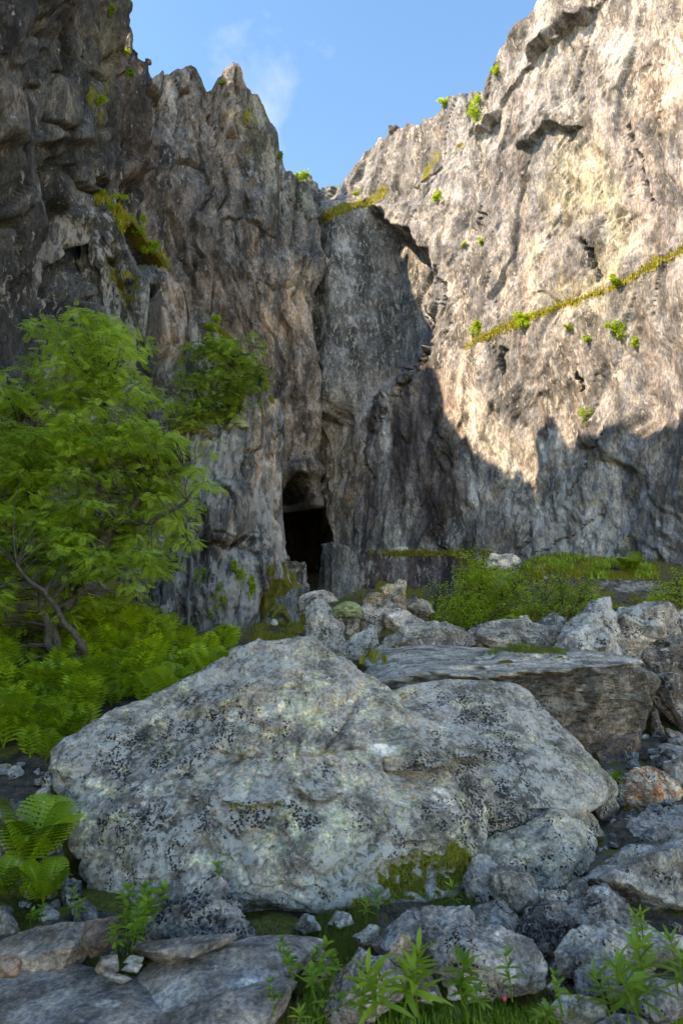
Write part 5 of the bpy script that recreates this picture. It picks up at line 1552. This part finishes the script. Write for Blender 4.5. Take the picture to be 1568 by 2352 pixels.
def cliff_bushes():
    rs = np.random.RandomState(77)
    for i, (w, x, y, rx, ry, lab) in enumerate(CLIFF_BUSHES):
        c = pick(w, x, y + ry * .3)
        Y = c[1]; sx, sy = rx / 1568 * Y * 1.02, ry / 1568 * Y * 1.15
        dark = w is W_B or (w is W_A and i % 2)
        n = int(120 + 3.0 * rx * ry / 2); n = min(n, 900)
        d = rs.normal(size=(n, 3)); d /= np.linalg.norm(d, axis=1)[:, None]
        rad = rs.uniform(.2, 1, n) ** .5
        lump = 1 + .9 * fbm(d * 2.6 + i, 3, i)
        nb = rs.randint(4, 8)
        bc = rs.uniform(-1, 1, (nb, 3)) * np.array([.8, .3, .8]); br = rs.uniform(.22, .55, nb)
        kb = rs.randint(0, nb, n)
        pos = (bc[kb] + d * (rad * lump * br[kb])[:, None]) * np.array([sx, min(sx, sy) * .9, sy])
        pos[:, 1] -= min(sx, sy) * .35
        Rm = rotmats(rs.uniform(0, 6.28, n), rs.normal(-.2, .5, n), rs.normal(0, .5, n))
        V, F, rn = stamp(*T_LEAF, pos, Rm, .0048 * Y * rs.uniform(.6, 1.2, n) * .72, rs.uniform(0, .8, n))
        root = link('cliff_bush', mesh_from('cliff_bush', V, F, {'rnd': rn}, M_LEAF if dark else M_LEAFY), loc=Vector(c), label=lab, cat='bush', group='bushes clinging to the cliffs')
        tw = [wobble((0, 0, -sy * .5), (a * sx * .7, -.1, sy * b), .012, .004, 4, .02, rs) for a, b in ((-.6, .5), (0, .8), (.6, .4), (-.2, .1))]
        V, F = tube_mesh(tw, 3)
        link('stem', mesh_from('stem', V, F, {}, M_BARK), root)


cliff_bushes()


# ------------------------------------------------------------------ ferns
FR_HI = [frond(17, 5, .55 + .1 * k, .30 + .03 * k) for k in range(3)]
FR_LO = [frond(10, 1, .5 + .15 * k, .32) for k in range(3)]


def ferns():
    rs = np.random.RandomState(31)
    # ferns of the bank: seven shared meshes
    proto = []
    for k in range(7):
        n = rs.randint(7, 11)
        Vs = []; Fs = []; rn = []; o = 0
        yaw = np.arange(n) * 2 * math.pi / n + rs.normal(0, .25, n)
        for j in range(n):
            tv, tf = FR_LO[rs.randint(3)]
            Rm = rotmats(yaw[j:j + 1], np.array([rs.uniform(.45, 1.15)]), np.array([rs.normal(0, .15)]))
            V, F, r = stamp(tv, tf, np.zeros((1, 3)), Rm, np.array([rs.uniform(.8, 1.1)]), np.array([rs.uniform(0, .9)]))
            Vs.append(V); Fs.append(F[0] + o); rn.append(r); o += len(V)
        proto.append(mesh_from('fern', np.concatenate(Vs), [np.concatenate(Fs)], {'rnd': np.concatenate(rn)}, M_FERN))
    poly = [(-60, 1480), (150, 1420), (240, 1400), (330, 1400), (430, 1430), (560, 1475), (510, 1520), (420, 1580), (330, 1620), (230, 1660), (150, 1700), (110, 1740), (-60, 1755)]
    o = np.array(poly, float)
    n = 0
    while n < 230:
        x = rs.uniform(-60, 560); y = rs.uniform(1370, 1755)
        if not inpoly(np.array([x]), np.array([y]), poly)[0]: continue
        Y = ground_hit(x, min(y + 14, 1760))
        if Y > 19: continue
        w = at(x, y + 14, Y)
        if fbm(w[None, :2] * 1.1, 3, 44)[0] < -.02: continue
        if Y < 8.2 and w[0] > -2.2: continue
        s_ = rs.uniform(.45, .75) * (1.0 if Y > 9 else .8)
        f = link('fern', proto[rs.randint(7)], loc=Vector((w[0], w[1], float(terr(w[0], w[1])) - .03)), label='bright green fern growing in the dense bed on the left bank', cat='fern', group='ferns of the bank left of the huge boulder')
        f.scale = (s_, s_, s_ * rs.uniform(.9, 1.15)); f.rotation_euler = (rs.normal(0, .1), rs.normal(0, .1), rs.uniform(0, 6.28))
        n += 1
    fr_meshes = []
    for k in range(3):
        for q in range(3):
            tv, tf = FR_HI[k]
            fr_meshes.append(mesh_from('frond', tv, tf, {'rnd': np.full(len(tv), .1 + .3 * q)}, M_FERN))
    specs = [(70, 1990, 5.15, .62, 11, 'large bright yellow green fern at the left edge beside the huge boulder'),
             (100, 2075, 5.0, .40, 8, 'small fern with hanging fronds below the large one at left'),
             (-10, 2060, 5.1, .38, 7, 'small fern cut by the left edge under the large one'),
             (1408, 1800, 7.3, .20, 6, 'tiny fern in the dark gap behind the orange lichened boulder'),
             (90, 1690, 8.3, .55, 9, 'fern at the lower left end of the ferny bank'),
             (30, 1660, 8.2, .55, 9, 'dark fern at the left edge of the ferny bank'),
             (490, 1545, 8.8, .50, 9, 'fern rising right behind the left shoulder of the huge boulder'),
             (395, 1590, 8.3, .50, 9, 'fern behind the middle of the sloping left edge of the huge boulder'),
             (1448, 1312, 24.5, .9, 9, 'isolated fern clump on the terrace under the right cliff'),
             (1175, 1440, 15, .45, 8, 'fern at the base of the bright bush')]
    for (x, y, Y, L, n, lab) in specs:
        b = at(x, y, Y)
        if Y > 6: b[2] = max(b[2], 0) if Y < 9 else b[2]
        root = bpy.data.objects.new('fern', None); COL.objects.link(root); root.location = Vector(b)
        root['label'] = lab; root['category'] = 'fern'; root['group'] = 'separate ferns'
        for j in range(n):
            f = link('frond', fr_meshes[rs.randint(9)], root)
            ang = j * 2 * math.pi / n + rs.normal(0, .2)
            f.rotation_euler = Euler((rs.uniform(.15, .75), rs.normal(0, .15), ang), 'XYZ')
            s_ = L * rs.uniform(.75, 1.1); f.scale = (s_, s_, s_)


ferns()


# ------------------------------------------------------------------ leafy herbs with separate leaves
def blade_leaf(w=.22, bend=.35, n=6):
    V = []; F = []
    for i in range(n + 1):
        t = i / n
        hw = w / 2 * math.sin(math.pi * (t * .92 + .05)) ** .8
        z = -bend * t * t
        V += [(-hw, t, z + .25 * hw), (0, t, z), (hw, t, z + .25 * hw)]
    for i in range(n):
        a = i * 3
        F += [(a, a + 1, a + 4, a + 3), (a + 1, a + 2, a + 5, a + 4)]
    return np.array(V), [np.array(F)]


def herbs():
    rs = np.random.RandomState(55)
    meshes = {}
    for key, args in (('lance', (.20, .30)), ('broad', (.46, .25)), ('oval', (.36, .45))):
        tv, tf = blade_leaf(*args)
        meshes[key] = [mesh_from('leaf', tv, tf, {'rnd': np.full(len(tv), q)}, M_HERB, True) for q in (.1, .4, .7, 1.0)]
    bright = [mesh_from('leaf', *blade_leaf(.2, .3), {'rnd': np.full(21, q)}, M_LEAFY, True) for q in (.0, .3, .7)]
    meshes['spiky'] = bright
    specs = [  # px, py, Y, kind, leaf length, tiers, per tier, height, label
        (895, 2318, 2.75, 'spiky', .135, 4, 8, .10, 'spiky bright green plant with narrow leaves at bottom centre'),
        (965, 2300, 2.85, 'spiky', .13, 3, 6, .09, 'second spiky narrow leaved plant touching the first on its right'),
        (820, 2340, 2.7, 'spiky', .09, 3, 6, .05, 'small spiky plant at the left foot of the bright one'),
        (1050, 2262, 3.2, 'oval', .13, 3, 6, .08, 'dark green plant with oval leaves in front of the rounded boulder'),
        (1085, 2300, 3.1, 'oval', .09, 2, 6, .04, 'small oval leaved plant below the dark green one'),
        (1182, 2265, 3.2, 'lance', .09, 3, 5, .10, 'thin upright plant right of the dark green one'),
        (1500, 2290, 2.7, 'lance', .12, 5, 6, .13, 'tall dark green herb near the lower right corner'),
        (1440, 2330, 2.75, 'lance', .10, 4, 6, .07, 'low spreading herb near the lower right corner'),
        (1560, 2250, 3.0, 'lance', .10, 4, 6, .11, 'herb cut by the right edge near the corner'),
        (1480, 2185, 3.5, 'spiky', .07, 5, 6, .15, 'yellowish flowering herb before the flat grey slab'),
        (292, 2140, 4.2, 'broad', .085, 5, 6, .20, 'leafy plant with broad leaves left of the triangular rock'),
        (335, 2100, 4.4, 'broad', .085, 4, 6, .12, 'leafy plant with pale leaves over the triangular rock'),
        (272, 2175, 4.0, 'oval', .075, 3, 6, .07, 'low leafy plant at the foot of the broad leaved one'),
        (492, 2012, 4.6, 'broad', .055, 2, 5, .05, 'little pale green sprig above the peak of the triangular rock'),
        (180, 2102, 4.6, 'broad', .06, 3, 5, .06, 'small plant at lower left corner of the huge boulder'),
        (75, 2112, 4.6, 'broad', .055, 3, 6, .04, 'low dark plant among stones under the fern'),
        (870, 2085, 4.75, 'lance', .09, 3, 6, .06, 'leafy tuft at the foot of the huge boulder below the moss'),
        (1045, 2080, 4.75, 'lance', .09, 3, 6, .07, 'leafy tuft between moss and the rounded dark rock'),
        (840, 2100, 4.6, 'spiky', .07, 3, 6, .05, 'pale leafy tuft in the grass left of the lumpy boulder'),
        (736, 2262, 3.5, 'broad', .075, 3, 5, .07, 'broad leaved seedling in the grass below the upright stone'),
        (690, 2340, 2.95, 'spiky', .06, 3, 5, .05, 'small pale plant at the bottom edge'),
        (700, 2225, 3.8, 'broad', .045, 4, 6, .06, 'small leaved yellow green plant right of the pale worn slab'),
        (1298, 2300, 3.1, 'broad', .06, 2, 3, .05, 'single leafed seedling right of the red berry'),
        (1420, 1800, 7.1, 'spiky', .07, 2, 5, .04, 'tiny green plant growing from the dark gap'),
        (770, 2230, 3.7, 'broad', .05, 3, 6, .05, 'clover like plant in the grass by the upright stone'),
        (640, 2300, 3.3, 'broad', .05, 3, 6, .05, 'low leafy plant between the two worn slabs at the bottom'),
        (1120, 2330, 2.9, 'oval', .06, 2, 6, .03, 'low herb at the bottom edge left of the mossy stone'),
        (1210, 2330, 2.95, 'oval', .06, 2, 6, .04, 'low herb at the bottom edge beside the mossy stone'),
    ]
    for (x, y, Y, kind, L, tiers, per, H, lab) in specs:
        b = at(x, y, Y)
        root = bpy.data.objects.new('leafy_plant', None); COL.objects.link(root); root.location = Vector(b)
        root['label'] = lab; root['category'] = 'plant'; root['group'] = 'leafy plants on the ground'
        nst = 1 if tiers < 4 else 2
        for st in range(nst + (kind == 'broad')):
            dx, dy = rs.normal(0, .02 + .03 * st, 2)
            tip = np.array([dx * 2.5, dy * 2.5, H + .02])
            V, F = tube_mesh([wobble((dx, dy, -.06), tip, .004, .002, 4, .003, rs)], 5)
            link('stem', mesh_from('stem', V, F, {'rnd': np.full(len(V), .4)}, M_HERB, True), root)
            for t in range(tiers):
                h = (t + .6) / tiers
                for j in range(per):
                    lf = link('leaf', meshes[kind][rs.randint(len(meshes[kind]))], root, loc=Vector((dx + (tip[0] - dx) * h, dy + (tip[1] - dy) * h, tip[2] * h)))
                    lf.rotation_euler = Euler((rs.uniform(.1, .5) + .75 * h ** 2, rs.normal(0, .2), j * 6.283 / per + t * .7 + rs.normal(0, .25)), 'XYZ')
                    s_ = L * rs.uniform(.7, 1.1) * (1 - .25 * h); lf.scale = (s_, s_, s_)
    # red berry
    V0, F0 = ICO[3]
    b = at(1157, 2294, 3.15)
    berry = link('berry', mesh_from('berry', V0 * .011 * np.array([1, 1, 1.1]), [F0], {}, plain_mat('berry_red', (.45, .03, .04), (.55, .06, .07), 30, .35, .05), True), loc=Vector(b), label='single red berry among the leaves at the bottom', cat='berry')


herbs()


# ------------------------------------------------------------------ grass and moss
def blades(name, pts, mat, h=.08, w=.006, seed=0, lean=.5, label=None, cat=None, kind='stuff', n3=True):
    rs = np.random.RandomState(seed)
    n = len(pts)
    tv = np.array([(-.5, 0, 0), (.5, 0, 0), (.32, .12, .55), (-.32, .12, .55), (0, .42, 1.0)])
    tf4 = np.array([(0, 1, 2, 3)]); tf3 = np.array([(3, 2, 4)])
    yaw = rs.uniform(0, 6.28, n); hh = h * rs.uniform(.5, 1.3, n)
    V = tv[None] * np.stack([np.full(n, 1.0) * w, hh * lean * rs.uniform(.4, 1.8, n), hh], -1)[:, None, :]
    c, s_ = np.cos(yaw), np.sin(yaw)
    X = V[..., 0] * c[:, None] - V[..., 1] * s_[:, None]; Yv = V[..., 0] * s_[:, None] + V[..., 1] * c[:, None]
    V = np.stack([X, Yv, V[..., 2]], -1) + pts[:, None, :]
    k = (np.arange(n) * 5)[:, None, None]
    F = [(tf4[None] + k).reshape(-1, 4), (tf3[None] + k).reshape(-1, 3)]
    me = mesh_from(name, V.reshape(-1, 3), F, {'rnd': np.repeat(rs.uniform(0, 1, n), 5)}, mat)
    return link(name, me, kind=kind, label=label, cat=cat)


def ground_pts(poly, n, seed, patch=-.1, fr=2.5):
    rs = np.random.RandomState(seed)
    out = []
    o = np.array(poly, float)
    while len(out) < n:
        x = rs.uniform(o[:, 0].min(), o[:, 0].max(), n); y = rs.uniform(o[:, 1].min(), o[:, 1].max(), n)
        m = inpoly(x, y, poly); x, y = x[m], y[m]
        Yv = np.linspace(2.2, 46, 900)
        yy = np.unique(np.round(y))
        for a, b in zip(x, y):
            pass
        W = at(x[:, None], y[:, None], Yv[None, :])
        d = W[..., 2] - terr(W[..., 0], W[..., 1])
        k = np.argmax(d < 0, 1)
        p = W[np.arange(len(x)), k]
        p[:, 0] += rs.uniform(-.04, .04, len(p)) * p[:, 1] * .3; p[:, 1] += rs.uniform(-.04, .04, len(p))
        p[:, 2] = terr(p[:, 0], p[:, 1]) - .02
        keep = fbm(p[:, :2] * fr, 3, seed) > patch
        out += list(p[keep])
    return np.array(out[:n])


blades('foreground_grass', ground_pts([(500, 2150), (640, 2120), (900, 2080), (1090, 2060), (1080, 2110), (880, 2140), (850, 2200), (740, 2240), (700, 2340), (600, 2352), (640, 2240), (742, 2190), (720, 2150)], 7000, 1, -.2),
       M_GRASS, .055, .0045, 1, label='short green grass at the foot of the huge boulder', cat='grass')
blades('foreground_herbs', ground_pts([(640, 2260), (760, 2210), (860, 2290), (1000, 2270), (1260, 2260), (1380, 2290), (1568, 2240), (1568, 2352), (640, 2352)], 5000, 2, -.15),
       M_HERB, .045, .010, 2, .9, label='low weeds and moss along the bottom of the photo', cat='weeds')
blades('path_grass', ground_pts([(200, 2170), (330, 2150), (560, 2120), (600, 2150), (420, 2190), (300, 2260), (200, 2240)], 1800, 3, .0),
       M_GRASS, .045, .0045, 3, label='thin grass in the cracks of the worn slabs', cat='grass')
blades('terrace_grass', ground_pts([(1050, 1290), (1200, 1272), (1400, 1275), (1500, 1305), (1500, 1330), (1380, 1332), (1250, 1330), (1150, 1330)], 7000, 4, -.1, .9),
       M_MOSSB, .17, .05, 4, .8, label='reddish green grass and heath on the terrace under the right cliff', cat='grass')
blades('terrace_herbs', ground_pts([(1180, 1285), (1300, 1275), (1480, 1300), (1490, 1330), (1380, 1330), (1260, 1325)], 2200, 5, .12, 1.2),
       M_LEAF, .22, .10, 5, .8, label='green herbs in clumps on the terrace', cat='weeds')
blades('slope_grass', ground_pts([(600, 1400), (680, 1390), (700, 1460), (640, 1475), (590, 1475)], 3000, 6, -.1, 1.5),
       M_MOSSB, .10, .03, 6, .8, label='mossy grass on the slope under the cave', cat='grass')
blades('bank_grass', ground_pts([(1000, 1395), (1568, 1370), (1568, 1400), (1450, 1395), (1300, 1425), (1000, 1440)], 3500, 7, -.1, 1.2),
       M_MOSSB, .14, .04, 7, .8, label='grass and moss between the bushes and the boulders', cat='grass')


def ledge_tufts(w, pts, n, half, name, label, h, wd, mat, seed):
    rs = np.random.RandomState(seed)
    P = w['P']; d = linedist(w['px'], w['py'], pts)
    gn = fbm(np.stack([w['px'], w['py']], -1) / 20, 3, seed)
    k = np.where((d < half * (.55 + .9 * gn)) & (P[:, 1] > 3))[0]
    k = k[rs.randint(0, len(k), n)]
    p = P[k] + rs.normal(0, .04, (n, 3)); p[:, 1] -= .03
    blades(name, p, mat, h, wd, seed, 1.0, label=label, cat='grass')


ledge_tufts(W_R, LEDGE[1:], 4200, 11, 'ledge_grass', 'long thin strip of yellow green grass on the sunlit ledge', .20, .05, M_MOSSB, 11)
ledge_tufts(W_G, [(200, 448), (262, 480), (300, 535), (340, 575), (410, 606)], 5500, 15, 'ramp_moss', 'yellow green moss and grass on the ramp of the left buttress', .20, .05, M_MOSSB, 12)
ledge_tufts(W_H, [(400, 992), (455, 966), (540, 948), (562, 878), (600, 856)], 3000, 13, 'shoulder_moss', 'moss on the shoulder of the lichened buttress', .12, .04, M_MOSSB, 13)
ledge_tufts(W_R, [(750, 496), (800, 482), (850, 470)], 1200, 8, 'rim_moss', 'yellow moss on the ledge where the two cliffs meet', .25, .07, M_MOSSB, 14)
ledge_tufts(W_S, [(850, 1270), (960, 1272), (1045, 1274)], 1500, 4, 'step_grass', 'thin line of grass on top of the dark rock step', .16, .05, M_MOSSB, 15)


def cushions():
    rs = np.random.RandomState(8)
    V0, F = ICO[4]
    for (x, y, w, sx, sy, mat, nm, cat, lab) in (
            (796, 1400, 15.6, .34, .16, M_PMOSS, 'moss_cushion', 'moss', 'pale yellowish moss cushion draped over the rocks below the cave'),
            (540, 966, W_H, .34, .16, M_PMOSS, 'moss_cushion', 'moss', 'pale moss cushion on the shoulder above the pink rock strip'),
            (593, 866, W_H, .26, .12, M_PMOSS, 'moss_cushion', 'moss', 'pale moss cap on the pointed tip of the lichened buttress'),
            (645, 1400, W_H, .34, .3, M_CUSH, 'moss_mound', 'moss', 'brown green moss mound at the foot of the lichened buttress'),
            (450, 985, W_H, .5, .2, M_CUSH, 'moss_mound', 'moss', 'brown moss mound left on the shoulder of the buttress')):
        c = at(x, y, w) if isinstance(w, float) else pick(w, x, y) + np.array([0, .12, -.03])
        n = fbm(V0 * 1.6 + x, 4, 3)
        P = V0 * (1 + .7 * n + .25 * fbm(V0 * 5 + x, 3, 4))[:, None] * np.array([sx, sy * 1.6, sy])
        P[:, 2] -= .8 * P[:, 0] ** 2
        link(nm, mesh_from(nm, P, [F], {}, mat, True), loc=Vector(c), label=lab, cat=cat)


cushions()
for (x0, x1, y0, y1, Y, n, lab, sd_) in ((1120, 1300, 1476, 1500, 9.6, 1500, 'patch of grass and moss growing on top of the flat topped boulder', 21), (825, 890, 1492, 1520, 9.3, 700, 'green and orange moss tuft behind the peak of the huge boulder', 22)):
    rs = np.random.RandomState(sd_)
    x = rs.uniform(x0, x1, n); y = y1 - (y1 - y0) * rs.uniform(0, 1, n) * np.sin((x - x0) / (x1 - x0) * math.pi) ** .6
    p = at(x, y, Y + rs.uniform(-.2, .2, n)); p[:, 2] -= .03
    blades('grass_patch', p, M_MOSSB if sd_ == 22 else M_GRASS, .05, .008, sd_, 1.0, label=lab, cat='grass')

# thick moss on the great boulder
_P, _m, _x, _y = BOULDERS['great_boulder']
_rs = np.random.RandomState(66)
_k = np.where((_m > .55) & (_P[:, 1] < 6.6))[0]
_k = _k[_rs.randint(0, len(_k), 9000)]
_p = _P[_k] + _rs.normal(0, .016, (9000, 3)); _p[:, 1] -= .012
blades('moss_fur', _p, M_MOSSB, .022, .007, 66, 1.2, label='thick brown green moss hanging on the foot of the huge boulder', cat='moss')
blades('dry_grass', ground_pts([(560, 2120), (1090, 2060), (1568, 2100), (1568, 2352), (600, 2352)], 2500, 9, -.1), plain_mat('dry_stalk', (.16, .11, .05), (.30, .22, .11), 30), .05, .004, 9, 1.6, label='dead brown stalks scattered between the lower stones', cat='grass')
